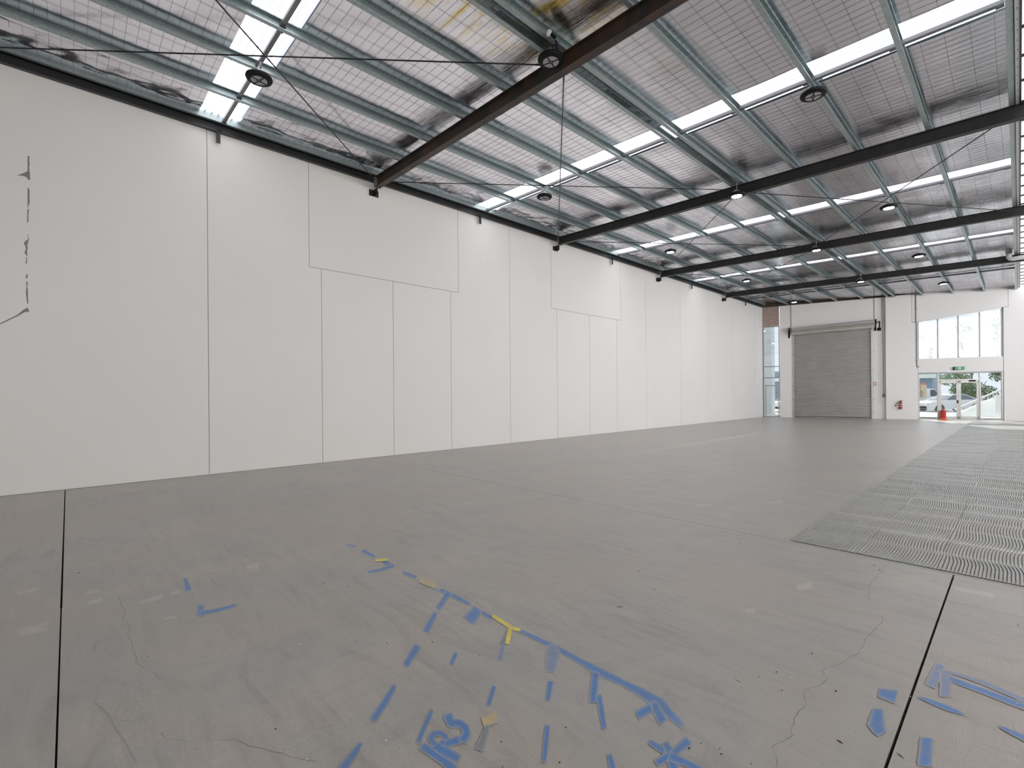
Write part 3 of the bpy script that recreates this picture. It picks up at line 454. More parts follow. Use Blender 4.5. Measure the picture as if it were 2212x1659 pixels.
def crack_line(L, name, mat, z, jit=.0):
    pts = []; P = []
    for i in range(len(L) - 1):
        a, b = L[i], L[i + 1]
        k = max(1, int(math.hypot(a[0] - b[0], a[1] - b[1]) / .03)) if jit else 2
        for j in range(k):
            t = j / k
            P.append([a[q] * (1 - t) + b[q] * t + (random.uniform(-jit, jit) if q < 2 and j else 0) for q in range(3)])
    P.append(list(L[-1])); n = len(P)
    for i in range(n):
        d = Vector((P[min(i + 1, n - 1)][0] - P[max(i - 1, 0)][0], P[min(i + 1, n - 1)][1] - P[max(i - 1, 0)][1])); 
        d = d.normalized() if d.length else Vector((1, 0)); w = P[i][2] * (random.uniform(.6, 1.3) if jit else 1)
        if i in (0, n - 1): w *= .3
        pts.append((P[i][0] - d.y * w, P[i][1] + d.x * w, P[i][0] + d.y * w, P[i][1] - d.x * w))
    return ribbon(pts, name, mat, fl, z)
for L in CRACKS: crack_line([(a, b, min(w, .0018) * .42) for a, b, w in L], 'hairline_crack', M['crack'], .0004, .007)
for L in GOUGES: crack_line([(a, b, w * 1.1) for a, b, w in L], 'trowel_gouge', M['gouge'], .0003)
# grit and debris
def chip(r, sq, seed):
    rnd = random.Random(seed); m = MB(); v = []
    for z, k in ((0, 1), (.5, .9), (1, .35)):
        for i in range(6):
            a = i * math.pi / 3 + rnd.uniform(-.3, .3); q = k * rnd.uniform(.7, 1.2)
            v.append((r * q * math.cos(a), r * q * sq * math.sin(a), z * r * .7))
    f = [tuple(range(6))[::-1], tuple(range(12, 18))] + [(b * 6 + i, b * 6 + (i + 1) % 6, b * 6 + 6 + (i + 1) % 6, b * 6 + 6 + i) for b in (0, 1) for i in range(6)]
    me = bpy.data.meshes.new('grit'); me.from_pydata(v, [], f); return me
for lst, nm, mt, lab, grp, rr in ((DARK, 'dark_grit', 'darkgrit', 'small dark crumb of dirt lying on the grey concrete floor', 'dark crumbs on the floor', .0055),
                              (WHITE, 'pale_grit', 'dust', 'small white crumb of plaster lying on the grey concrete floor', 'white crumbs on the floor', .005)):
    mm = [chip(1, s, 31 + i) for i, s in enumerate((.6, .8, .45))]
    for q in mm: q.materials.append(M[mt])
    for x, y in lst:
        o = bpy.data.objects.new(nm, random.choice(mm)); COL.objects.link(o); d = math.hypot(x, y)
        s = rr * (.55 + d * .14) * random.uniform(.7, 1.2); o.scale = (s, s, s); o.location = (x, y, .0005); o.rotation_euler.z = random.uniform(0, 6)
        tag(o, lab, 'debris', grp)
def sliver(p0, p1, w, name, mt, lab, cat):
    m = MB(); a, b = Vector((*p0, .0005)), Vector((*p1, .0005)); d = (b - a).normalized(); s = Vector((-d.y, d.x, 0)) * w; c = (a + b) / 2; u = Vector((0, 0, w * .8))
    m.add([a, c - s, b, c + s, a + u * .3, c - s * .7 + u, b + u * .3, c + s * .7 + u * .6], [(3, 2, 1, 0), (4, 5, 6, 7), (0, 1, 5, 4), (1, 2, 6, 5), (2, 3, 7, 6), (3, 0, 4, 7)])
    tag(m.build(name, M[mt]), lab, cat)
sliver((-.601, 2.653), (-.572, 2.640), .005, 'dry_leaf', 'leaf', 'curled brown dry leaf beside the black floor joint at the lower right', 'leaf')
sliver((-1.13, 2.793), (-1.087, 2.786), .0022, 'twig', 'darkgrit', 'short dark twig on bare concrete between the star marks and the crack', 'twig')
sliver((-.391, 2.752), (-.36, 2.730), .003, 'twig', 'darkgrit', 'short dark twig touching the right edge of the black floor joint', 'twig')
sliver((-2.135, 3.09), (-2.10, 3.12), .004, 'dry_leaf', 'leaf', 'tiny dark leaf scrap between the blue dashes left of the big blue line', 'leaf')

# ================================================================ LEFT WALL
wl = tag(MB().box(-12.0, -11.708, -9, 34.2, -.2, 7.3).build('wall_left', M['sealant']), 'white painted precast concrete wall with grey sealed joints', None, None, 'structure')
def inset(poly, g):
    n = len(poly); out = []
    area = sum(poly[i][0] * poly[(i + 1) % n][1] - poly[(i + 1) % n][0] * poly[i][1] for i in range(n))
    sg = 1 if area > 0 else -1
    for i in range(n):
        p, a, b = Vector(poly[i]), Vector(poly[i - 1]), Vector(poly[(i + 1) % n])
        d1 = (p - a).normalized(); d2 = (b - p).normalized()
        n1 = Vector((-d1.y, d1.x)) * sg; n2 = Vector((-d2.y, d2.x)) * sg
        k = 1 + n1.dot(n2); q = p + (n1 + n2) * (g / k); out.append((q.x, q.y))
    return out
TOP = 7.3
panels = [[(-9, 0), (-4.4, 0), (-4.4, TOP), (-9, TOP)], [(-4.4, 0), (2.17, 0), (2.17, TOP), (-4.4, TOP)],
    [(2.17, 0), (4.56, 0), (4.56, 4.77), (4.27, 4.77), (4.27, TOP), (2.17, TOP)], [(4.27, 4.77), (8.73, 4.77), (8.73, TOP), (4.27, TOP)],
    [(4.56, 0), (6.51, 0), (6.51, 4.77), (4.56, 4.77)], [(6.51, 0), (8.44, 0), (8.44, 4.77), (6.51, 4.77)],
    [(8.44, 0), (10.87, 0), (10.87, TOP), (8.73, TOP), (8.73, 4.77), (8.44, 4.77)],
    [(10.87, 0), (13.25, 0), (13.25, 4.79), (12.95, 4.79), (12.95, TOP), (10.87, TOP)], [(12.95, 4.79), (17.37, 4.79), (17.37, TOP), (12.95, TOP)],
    [(13.25, 0), (15.2, 0), (15.2, 4.79), (13.25, 4.79)], [(15.2, 0), (17.08, 0), (17.08, 4.79), (15.2, 4.79)],
    [(17.08, 0), (19.4, 0), (19.4, TOP), (17.37, TOP), (17.37, 4.79), (17.08, 4.79)],
    [(19.4, 0), (22.63, 0), (22.63, TOP), (19.4, TOP)], [(22.63, 0), (25.83, 0), (25.83, TOP), (22.63, TOP)],
    [(25.83, 0), (29.05, 0), (29.05, TOP), (25.83, TOP)], [(29.05, 0), (32.55, 0), (32.55, TOP), (29.05, TOP)], [(32.55, 0), (33.9, 0), (33.9, TOP), (32.55, TOP)]]
for p in panels:
    m = MB(); q = inset(p, .007); q = [(a, max(b, 0)) if b < .05 else (a, b) for a, b in q]
    m.prism(q, -11.72, -11.7, lambda p, t: (t, p[0], p[1])); m.build('concrete_panel', M['wall'], wl)
for L in PEEL:
    m = MB(); m.prism(L, -11.6995, -11.6985, lambda p, t: (t, p[0], p[1]))
    o = m.build('peeled_patch', M['peel'], wl); o['label'] = 'grey bare patch of peeled paint'
# setting at the sides out of the frame
tag(MB().box(9, 9.25, -9.2, 41, -.2, 8).build('wall_right', M['wall']), 'white painted wall on the right side', None, None, 'structure')
wr = bpy.data.objects['wall_right']
for k in range(0, 9):
    y0 = -3 + k * 4.2; o = MB().box(8.97, 8.995, y0, y0 + 3.4, 3.6, 6.9).build('added_light_panel', M['fillpanel_far' if k > 5 else 'fillpanel'], wr)  # glowing panels added out of view to brighten the room, stronger at the far end
tag(MB().box(-12, 9.25, -9.25, -9, -.2, 8).build('wall_back', M['wall']), 'white painted wall behind the camera', None, None, 'structure')

# ================================================================ FAR WALL
wf = tag(MB().box(-.3, -.02, .02, .3, -.2, 7.3).build('wall_far', M['wallfar'], fn=FW), 'white front wall with roller door, glazed entrance and windows', None, None, 'structure')
def fpanel(poly, t0, t1, mat='wallfar', name='concrete_panel', par=None):
    m = MB(); m.prism(poly, t0, t1, lambda p, t: (p[0], t, p[1])); return m.build(name, M[mat], par or wf, fn=FW)
g = .008
fpanel([(1.0, 0), (1.8, 0), (1.8, 5.53), (1.63 - g, 5.53), (1.63 - g, 7.3), (1.0, 7.3)], 0, .22)
fpanel([(1.63 + g, 5.55), (5.98 - g, 5.55), (5.98 - g, 7.3), (1.63 + g, 7.3)], 0, .22)
fpanel([(5.87, 0), (6.5, 0), (6.5, 7.3), (5.98 + g, 7.3), (5.98 + g, 5.53), (5.87, 5.53)], 0, .22)
fpanel([(6.5, 0), (7.98, 0), (7.98, 5.66), (7.72 - g, 5.66), (7.72 - g, 7.3), (6.5, 7.3)], -.2, .2)
fpanel([(7.72 + g, 5.69), (8.0, 5.69), (11.57, 6.18), (11.77 - g, 6.19), (11.77 - g, 7.3), (7.72 + g, 7.3)], -.2, .2)
fpanel([(7.99, 2.70), (11.56, 2.70), (11.56, 3.49), (7.99, 3.49)], -.19, .2)
fpanel([(11.58, 0), (21.7, 0), (21.7, 7.3), (11.77 + g, 7.3), (11.77 + g, 6.17), (11.58, 6.15)], -.2, .2)
fpanel([(1.0, 7.0), (1.64, 7.0), (1.64, 7.3), (1.0, 7.3)], .01, .2)
fpanel([(1.6, 5.5), (6.0, 5.5), (6.0, 7.3), (1.6, 7.3)], .02, .2, 'sealant', 'joint_backing')
fpanel([(7.6, 5.5), (7.8, 5.5), (7.8, 7.3), (7.6, 7.3)], .02, .19, 'sealant', 'joint_backing'); fpanel([(11.6, 5.9), (11.9, 5.9), (11.9, 7.3), (11.6, 7.3)], -.18, .19, 'sealant', 'joint_backing')
# closing strip coloured dark for the open shadow between wall head and roof
m = MB(); m.prism([(-.1, 7.3), (1.0, 7.3), (4, 7.31), (8, 7.31), (12.2, 7.3), (21.6, 7.3), (21.6, 7.9), (-.1, 7.75)], -.02, .1, lambda p, t: (p[0], t, p[1]))
tag(m.build('trim_1', M['brown'], fn=FW), 'closing strip at the wall head, coloured dark for the shadow under the roof', None, None, 'structure')

# --- narrow strip window in the left corner
w1 = tag(MB().box(.03, .08, .02, .1, 0.0, 6.02).build('window_1', M['alu'], fn=FW), 'tall narrow strip window in the far left corner', None, None, 'structure')
def fbox(par, name, mat, s0, s1, t0, t1, z0, z1, lab=None):
    o = MB().box(s0, s1, t0, t1, z0, z1).build(name, M[mat], par, fn=FW)
    if lab: o['label'] = lab
    return o
fbox(w1, 'window_jamb', 'alu', .93, .99, .02, .1, 0, 6.02)
for z in (0, 2.05): fbox(w1, 'window_rail', 'alu', .08, .93, .02, .1, z, z + .07)
for z in (2.58, 3.32, 5.97): fbox(w1, 'window_rail', 'aludark', .08, .93, .02, .1, z, z + .045)
for a, b in ((.07, 2.05), (2.12, 2.58), (2.625, 3.32), (3.365, 5.97)): fbox(w1, 'pane', 'glass', .08, .93, .055, .065, a, b)
fbox(w1, 'door_stile', 'alu', .14, .20, .025, .09, .07, 2.05); fbox(w1, 'door_stile', 'alu', .86, .91, .025, .09, .07, 2.05)
for i, (a, b) in enumerate(((6.03, 6.62), (6.63, 7.3))): 
    o = fbox(wf, 'board', 'board', .03, .97, .03, .08, a, b); o['label'] = 'pinkish brown timber board above the strip window'

# --- roller door
d1 = tag(MB().box(1.75, 5.9, .23, .25, 0, 5.5).build('door_1', M['shutter'], fn=FW), 'tall grey corrugated steel roller door, closed', None, None, 'structure')
m = MB(); nz = 42 * 6; cols = [1.83 + i * (5.86 - 1.83) / 6 for i in range(7)]
vs = []; fs = []
for j in range(nz + 1):
    z = .02 + 5.5 * j / nz; t = .02 + .052 * math.sin(2 * math.pi * j / 6)
    for i, s in enumerate(cols): vs.append((s, t + .008 * math.sin(i * 1.1 + z * 1.7), z + .012 * math.sin(i * .9 + 1.3 * z)))
for j in range(nz):
    for i in range(6): fs.append((j * 7 + i, j * 7 + i + 1, (j + 1) * 7 + i + 1, (j + 1) * 7 + i))
m.add(vs, fs); m.build('door_curtain', M['shutter'], d1, fn=FW, smooth=True, recalc=False)
fbox(d1, 'bottom_rail', 'aludark', 1.83, 5.86, -.02, .05, 0, .05)
# the rolled-up curtain on its drum, riding slightly higher at the right
m = MB(); n = 84; k = 8; vs = []; fs = []
for i in range(k + 1):
    f = i / k; s = 1.66 + f * (5.96 - 1.66); zc = 5.56 + .16 * f
    for j in range(n):
        a = 2 * math.pi * j / n; r = .215 + .028 * math.sin(14 * a + .4)
        vs.append((s, -.22 + r * math.cos(a), zc + r * math.sin(a)))
for i in range(k):
    for j in range(n): fs.append((i * n + j, i * n + (j + 1) % n, (i + 1) * n + (j + 1) % n, (i + 1) * n + j))
fs.append(tuple(range(n))); fs.append(tuple(range(k * n, k * n + n))); m.add(vs, fs)
m.build('drum', M['shutter'], d1, fn=FW)
for s, z in ((1.5, 5.56), (6.0, 5.72)):
    mm = MB().box(s, s + .05, -.36, 0, z - .06, z + .26); mm.box(s - .02, s + .08, -.02, 0, z - .4, z + .1)
    mm.build('drum_bracket', M['black'], d1, fn=FW)
for s in (1.74, 5.83):
    m = MB().box(s, s + .03, -.05, .03, 0, 5.4); m.box(s, s + .07, -.055, -.04, 0, 5.4) if s < 3 else m.box(s - .02, s + .06, -.055, -.04, 0, 5.4); m.build('guide_channel', M['alu'], d1, fn=FW)
for s in (1.70, 5.93):
    for z in (.35, 1.15, 2.0, 2.95, 4.1):
        MB().tube((s, -.03, z), (s, 0, z), .022, 8).build('guide_bolt', M['aludark'], d1, fn=FW)
m = MB(); m.tube((6.06, -.26, 5.80), (6.22, -.26, 5.80), .03, 8); m.tube((6.2, -.26, 5.86), (6.2, -.26, 5.48), .035, 8); m.tube((6.10, -.3, 5.38), (6.24, -.3, 5.38), .09, 12); m.box(6.08, 6.26, -.36, -.24, 5.28, 5.44)
m.build('chain_hoist', M['black'], d1, fn=FW)
for s in (6.15, 6.23): MB().tube((s, -.3, 1.0), (s, -.3, 5.3), .008, 6).build('hand_chain', M['alu'], d1, fn=FW)
for s, z in ((1.64, 5.82), (5.98, 5.98)): MB().tube((s, -.012, z), (s, -.012, 7.3), .013, 6).build('hanger_rod', M['aludark'], d1, fn=FW)

# --- upper window
w2 = tag(MB().box(8.0, 8.035, -.12, 0, 3.52, 5.70).build('window_2', M['aludark'], fn=FW), 'upper window with four panes under a raking concrete head', None, None, 'structure')
hz = lambda s: 5.70 + (s - 8.0) * (6.17 - 5.70) / 3.57
for s in (8.885, 9.76, 10.655): fbox(w2, 'mullion', 'aludark', s - .022, s + .022, -.1, 0, 3.52, hz(s) - .02)
fbox(w2, 'window_jamb', 'aludark', 11.525, 11.565, -.12, 0, 3.5, hz(11.54)); fbox(w2, 'window_sill', 'alu', 8.0, 11.56, -.12, 0, 3.49, 3.52)
fpanel([(8.0, hz(8) - .045), (11.56, hz(11.56) - .045), (11.56, hz(11.56)), (8.0, hz(8))], -.12, 0, 'alu', 'window_head', w2)
for a, b in ((8.035, 8.863), (8.907, 9.738), (9.782, 10.633), (10.677, 11.525)):
    fpanel([(a, 3.52), (b, 3.52), (b, hz(b) - .045), (a, hz(a) - .045)], -.055, -.045, 'glassup', 'pane', w2)

# --- glazed entrance
d2 = tag(MB().box(8.0, 8.05, -.15, 0, 0, 2.68).build('door_2', M['alu'], fn=FW), 'glazed double entrance door with sidelights', None, None, 'structure')
for s in (8.85, 10.61): fbox(d2, 'mullion', 'alu', s, s + .06, -.15, 0, 0, 2.68)
fbox(d2, 'door_jamb', 'alu', 11.51, 11.57, -.15, 0, 0, 2.68); fbox(d2, 'door_head', 'aludark', 8.0, 11.57, -.15, 0, 2.63, 2.70)
fbox(d2, 'transom', 'alu', 8.91, 10.61, -.15, 0, 2.22, 2.30); fbox(d2, 'threshold', 'alu', 8.0, 11.57, -.15, 0, 0, .05)
for a, b in ((8.05, 8.85), (10.67, 11.51)): fbox(d2, 'pane', 'glass', a, b, -.08, -.07, .05, 2.63)
fbox(d2, 'pane', 'glass', 8.91, 10.61, -.08, -.07, 2.30, 2.63)
for a, b in ((8.92, 9.755), (9.765, 10.60)):
    m = MB().box(a, a + .09, -.12, -.06, .05, 2.21); m.box(b - .09, b, -.12, -.06, .05, 2.21); m.box(a, b, -.12, -.06, .05, .2); m.box(a, b, -.12, -.06, 2.09, 2.21)
    dl = m.build('door_leaf', M['alu'], d2, fn=FW)
    fbox(dl, 'pane', 'glass', a + .09, b - .09, -.095, -.085, .2, 2.09)
fbox(d2, 'door_handle', 'black', 9.69, 9.73, -.17, -.12, .95, 1.12); fbox(d2, 'door_closer', 'black', 10.2, 10.45, -.2, -.12, 2.16, 2.24)

# --- small fittings on the far wall
t = thing('exit_sign', FW((9.75, -.24, 2.8)), 'green running-man exit sign box above the glazed entrance', 'sign')
fbox(t, 'sign_box', 'green', 9.56, 9.97, -.3, -.2, 2.82, 3.0); fbox(t, 'sign_end', 'black', 9.51, 9.56, -.3, -.2, 2.82, 3.0)
m = MB(); m.box(9.71, 9.81, -.305, -.3, 2.84, 2.98); m.build('door_symbol', M['white'], t, fn=FW)
m = MB(); m.lathe([(.001, 0), (.013, .004), (.013, .018), (.001, .022)], (9.762, -.309, 2.948), 8)
m.prism([(9.75, 2.945), (9.775, 2.94), (9.77, 2.90), (9.79, 2.865), (9.778, 2.86), (9.757, 2.89), (9.742, 2.858), (9.73, 2.864), (9.748, 2.905), (9.735, 2.925)], -.309, -.305, lambda p, q: (p[0], q, p[1]))
m.build('running_figure', M['green'], t, fn=FW)
t = thing('fire_extinguisher', FW((7.16, -.3, .58)), 'red fire extinguisher with black hose hung on the white front wall', 'extinguisher')
m = MB(); m.lathe([(.06, .60), (.075, .62), (.075, .95), (.06, 1.0), (.025, 1.03)], (7.16, -.3, 0), 16); m.build('cylinder', M['red'], t, fn=FW, smooth=False)
m = MB(); m.lathe([(.077, .86), (.077, .90)], (7.16, -.3, 0), 16); m.lathe([(.077, .73), (.077, .76)], (7.16, -.3, 0), 16); m.build('label_band', M['white'], t, fn=FW)
m = MB(); m.tube((7.16, -.3, 1.02), (7.16, -.3, 1.08), .025, 8); m.box(7.12, 7.24, -.32, -.28, 1.06, 1.1); m.build('valve', M['black'], t, fn=FW)
m = MB(); m.path([(7.14, -.3, 1.06), (7.05, -.31, 1.05), (6.98, -.32, .95), (6.93, -.33, .84)], .012, 6); m.tube((6.93, -.33, .86), (6.90, -.34, .76), .012, 8, .025); m.build('hose', M['black'], t, fn=FW)
m = MB().box(7.12, 7.2, -.225, -.2, .7, .95); m.build('wall_bracket', M['aludark'], t, fn=FW)
t = thing('safety_sign', FW((5.97, -.01, 2.02)), 'small white sign with red border beside the roller door', 'sign')
fbox(t, 'sign_plate', 'white', 5.92, 6.06, -.012, 0, 2.02, 2.2); m = MB()
for a in ((5.915, 6.065, 2.01, 2.035), (5.915, 6.065, 2.185, 2.21), (5.915, 5.94, 2.01, 2.21), (6.04, 6.065, 2.01, 2.21)): m.box(a[0], a[1], -.018, -.012, a[2], a[3])
m.build('red_border', M['orangered'], t, fn=FW)
t = thing('wall_switch', FW((6.41, -.05, 1.3)), 'small black switch box at the end of a surface cable by the roller door', 'switch')
fbox(t, 'switch_box', 'black', 6.36, 6.46, -.06, 0, 1.30, 1.46); fbox(t, 'switch_face', 'white', 6.38, 6.44, -.065, -.06, 1.33, 1.41)
m = MB(); m.path([(6.40, -.02, 1.46), (6.395, -.02, 3.6), (6.37, -.02, 5.6), (6.36, -.02, 7.28)], .012, 6); m.build('cable', M['aludark'], t, fn=FW)
t = thing('downpipe_conduit', FW((7.9, -.23, 3)), 'thin grey conduit running down the wall left of the upper window', 'conduit')
m = MB(); m.path([(7.9, -.23, 7.28), (7.9, -.23, 5.8), (7.93, -.23, 5.5), (7.93, -.23, 3.15), (7.96, -.25, 3.02), (8.03, -.27, 3.08)], .02, 8); m.build('conduit', M['aludark'], t, fn=FW)
for z in (3.4, 4.6, 6.4): fbox(t, 'saddle', 'aludark', 7.88, 7.96, -.255, -.2, z, z + .03)
t = thing('door_stop_bollard', FW((9.03, -.35, 0)), 'red cylinder bollard with orange base standing inside the entrance door', 'bollard')
MB().lathe([(.12, .12), (.12, .5), (.10, .56), (.04, .58)], (9.03, -.4, 0), 20).build('post', M['orangered'], t, fn=FW)
MB().lathe([(.16, 0), (.16, .04), (.13, .07), (.13, .12)], (9.03, -.4, 0), 20).build('base', M['orange'], t, fn=FW)
t = thing('door_wedge', FW((6.15, -.15, 0)), 'small white offcut lying on the floor at the right foot of the roller door', 'offcut')
fbox(t, 'offcut', 'white', 6.0, 6.25, -.2, -.1, .0, .035)

# ================================================================ ROOF STEEL
RY = [-1.35, 5.90, 13.12, 20.38, 27.63]
rlab = ['dark steel rafter nearest the camera, mostly above the frame', 'thick black rafter with rust-brown web crossing the upper middle, first from the camera',
        'second black steel rafter from the camera, joining the left wall beyond the first', 'third black steel rafter from the camera', 'last black steel rafter, nearest the front wall, with white pipe']
for i, y0 in enumerate(RY):
    r = thing('rafter', (-11.6, y0, 7.1), rlab[i], 'beam', 'black steel rafters')
    def seg(m, ya, yb, za, zb):
        for xa, xb in ((-11.52, .45), (.45, 9)):
            A, B = zr(xa), zr(xb - 1e-6 if xb < 1 else xb)
            if xb == .45: B = 7.39 - SL * 12.15
            m.add([(x, y, z0 + dz) for x, z0 in ((xa, A), (xb, B)) for y in (ya, yb) for dz in (za, zb)],
                  [(0, 1, 3, 2), (4, 6, 7, 5), (0, 4, 5, 1), (2, 3, 7, 6), (0, 2, 6, 4), (1, 5, 7, 3)])
    m = MB(); seg(m, y0 + .07, y0 + .08, -.262, -.012); m.build('web', M['steel'], r)
    m = MB(); seg(m, y0, y0 + .15, -.274, -.262); m.build('bottom_flange', M['steel'], r)
    m = MB(); seg(m, y0, y0 + .15, -.012, 0); m.build('top_flange', M['steel'], r)
    m = MB().box(-11.53, -11.515, y0 - .01, y0 + .16, 7.1, 7.4); m.build('end_plate', M['galv'], r)
    m = MB().box(-11.69, -11.675, y0 - .07, y0 + .19, 6.93, 7.09); m.box(-11.69, -11.5, y0 + .065, y0 + .08, 6.93, 7.12); m.build('wall_bracket', M['strut'], r)
# eave strut along the left wall
t = thing('eave_strut', (-11.6, 12, 7.2), 'long black steel channel running along the top of the white left wall', 'beam')
m = MB(); m.box(-11.69, -11.675, -8.9, 33.6, 7.285, 7.49); m.build('web', M['strut'], t)
m = MB(); m.box(-11.675, -11.6, -8.9, 33.6, 7.285, 7.30); m.build('bottom_flange', M['strut'], t)
m = MB(); m.box(-11.675, -11.6, -8.9, 33.6, 7.475, 7.49); m.build('top_flange', M['strut'], t)
for y0 in (-4.9, 2.36, 9.54, 16.66, 23.7, 30.8):
    m = MB().box(-11.61, -11.60, y0 - .04, y0 + .04, 7.04, 7.3); m.box(-11.60, -11.55, y0 - .04, y0 - .03, 7.04, 7.3); m.build('cleat', M['strut'], t)
# purlins
PX = [(-11.50, 'E'), (-10.30, 'Z'), (-9.04, 'Z'), (-7.76, 'Z'), (-6.48, 'Z'), (-5.30, 'C'), (-5.03, 'Z'), (-3.80, 'Z'), (-2.54, 'Z'), (-1.31, 'Z'), (-.11, 'Z')]
names = ['galvanised eave purlin sitting directly above the black channel on the left wall', 'galvanised purlin nearest the left wall after the eave purlin', 'second galvanised purlin out from the left wall, carrying the left row of lamps', 'third galvanised purlin out from the left wall',
         'fourth galvanised purlin out from the left wall, just left of the close pair', 'left member of the close pair of galvanised purlins', 'right member of the close pair of galvanised purlins', 'galvanised purlin just right of the close pair',
         'galvanised purlin carrying the right row of lamps', 'galvanised purlin just left of the gutter edge purlin', 'pale galvanised purlin at the right frame edge beside the gutter strip']
H = .155
for (x, k), lb in zip(PX, names):
    zb = zr(x) + .001; yE = wallY(x) - (.05 if x < -5.6 else .24); y0 = -8.9
    poly = [(x, zb), (x + .075, zb), (x + .075, zb + .016), (x + .072, zb + .016), (x + .072, zb + .003), (x + .003, zb + .003), (x + .003, zb + H - .003), (x + .072, zb + H - .003), (x + .072, zb + H - .016), (x + .075, zb + H - .016), (x + .075, zb + H), (x, zb + H)]
    if k == 'E': zb += .06
    if k == 'E': poly = [(x, zb), (x, zb + H), (x - .07, zb + H), (x - .07, zb + H - .003), (x - .003, zb + H - .003), (x - .003, zb + .003), (x - .07, zb + .003), (x - .07, zb)]
    m = MB(); m.prism(poly, y0, yE, lambda p, q: (p[0], q, p[1]))
    o = m.build('purlin', M['galv']); tag(o, lb, 'purlin', 'galvanised roof purlins')
    if k != 'E':
        for yr in RY[1:]:
            for dy in (-.10, .25):
                for dz in (.05, .11):
                    MB().tube((x + (.004 if k != 'C' else .0), yr + dy, zb + dz), (x + .012, yr + dy, zb + dz), .009, 6).build('bolt', M['strut'], o)
# gutter-edge members and bright strip
t = thing('gutter_edge', (.05, 12, 7.05), 'perforated galvanised angle and black bar along the gutter at the right frame edge', 'gutter')
m = MB().box(-.018, .030, -8.9, 36.6, 7.050, 7.056); m.box(.026, .030, -8.9, 36.6, 7.056, 7.2); m.build('perforated_angle', M['palegalv'], t)
m = MB().box(-.034, -.019, -8.9, 36.6, 7.06, 7.2); m.build('gap_shade_strip', M['strut'], t)  # black strip standing in for the shaded gap beside the purlin
m = MB()
y = -8.5
while y < 36: m.box(.003, .012, y, y + .04, 7.0495, 7.0505); y += .3
m.build('slot', M['strut'], t)
m = MB().box(.031, .055, -8.9, 36.6, 7.045, 7.2); m.build('black_bar', M['strut'], t)
m = MB()
y = -8.5
while y < 36.4: m.box(.055, 1.15, y, y + .05, 7.06, 7.09); y += .9
for x in (.32, .62, .9): m.box(x, x + .02, -8.9, 36.6, 7.09, 7.11)
m.build('grille', M['strut'], t)
# bridging bars between purlins at mid bays
BY = [-4.85, 2.44, 9.70, 16.92, 24.12, 31.0]
blab = ['row of bridging bars behind the camera position', 'dark bridging bars crossing the nearest roof light', 'bridging bars crossing the second roof light', 'bridging bars crossing the third roof light', 'bridging bars crossing the fourth roof light', 'bridging bars in the last bay before the front wall']
for y0, lb in zip(BY, blab):
    b = thing('purlin_bridging', (-6, y0, 7.3), lb, 'bracing', 'bridging rows between purlins')
    xs = [x for x, k in PX]
    for i in range(len(xs) - 1):
        xa, xb = xs[i] + .006, xs[i + 1] - .004
        if i == 5: continue
        za, zb_ = zr(xa) + .05, zr(xb) + .05
        m = MB(); m.add([(x, y, z) for x, z in ((xa, za), (xb, zb_)) for y, dz in ((y0 - .032, 0), (y0 + .032, 0)) for z in (z, z + .006)], [(0, 1, 3, 2), (4, 6, 7, 5), (0, 4, 5, 1), (2, 3, 7, 6), (0, 2, 6, 4), (1, 5, 7, 3)])
        for yy in (y0 - .032, y0 + .028):
            m.add([(x, y, z) for x, z in ((xa, za), (xb, zb_)) for y in (yy, yy + .004) for z in (z, z + .035)], [(0, 1, 3, 2), (4, 6, 7, 5), (0, 4, 5, 1), (2, 3, 7, 6), (0, 2, 6, 4), (1, 5, 7, 3)])
        m.box(xa, xa + .09, y0 - .045, y0 + .045, za - .01, za - .004); m.box(xb - .09, xb, y0 - .045, y0 + .045, zb_ - .01, zb_ - .004)
        m.build('bridging_bar', M['aludark'], b)
# tie rods
def rod(a, b, lab):
    m = MB(); m.tube(a, b, .012, 6); d = (Vector(b) - Vector(a)).normalized(); a, b = Vector(a), Vector(b)
    m.tube(a, a + d * .35, .016, 6); m.tube(b - d * .35, b, .016, 6)
    tag(m.build('brace_rod', M['strut']), lab, 'rod', 'diagonal roof brace rods')
wz, mz, gz = zr(-11.5) - .12, zr(-5.15) - .13, zr(-.1) - .13
rod((-11.48, -1.2, wz), (-5.15, 5.88, mz - .04), 'long dark brace rod crossing the nearest roof light towards the first rafter')
rod((-5.15, -1.2, mz), (-11.48, 5.88, wz + .02), 'dark brace rod running down to where the first rafter meets the left wall')
rod((-11.48, 6.06, wz + .02), (-5.15, 13.1, mz), 'brace rod from the wall end of the first rafter to the middle of the second')
rod((-5.15, 6.06, mz), (-11.48, 13.1, wz), 'brace rod dropping almost vertically in view from the first rafter to the wall')
rod((-11.48, 13.28, wz), (-5.15, 20.36, mz), 'brace rod from the wall end of the second rafter to the middle of the third')
rod((-5.15, 13.28, mz), (-11.48, 20.36, wz), 'brace rod from the middle of the second rafter to the wall end of the third')
rod((-5.15, 13.28, mz), (-.1, 20.36, gz), 'brace rod from the middle of the second rafter to the gutter end of the third')
rod((-.1, 13.28, gz), (-5.15, 20.36, mz), 'brace rod from the gutter end of the second rafter to the middle of the third')
rod((-5.15, 20.54, mz), (-11.48, 27.6, wz), 'brace rod from the middle of the third rafter to the wall end of the fourth')
rod((-11.48, 20.54, wz), (-5.15, 27.6, mz), 'brace rod from the wall end of the third rafter to the middle of the fourth')
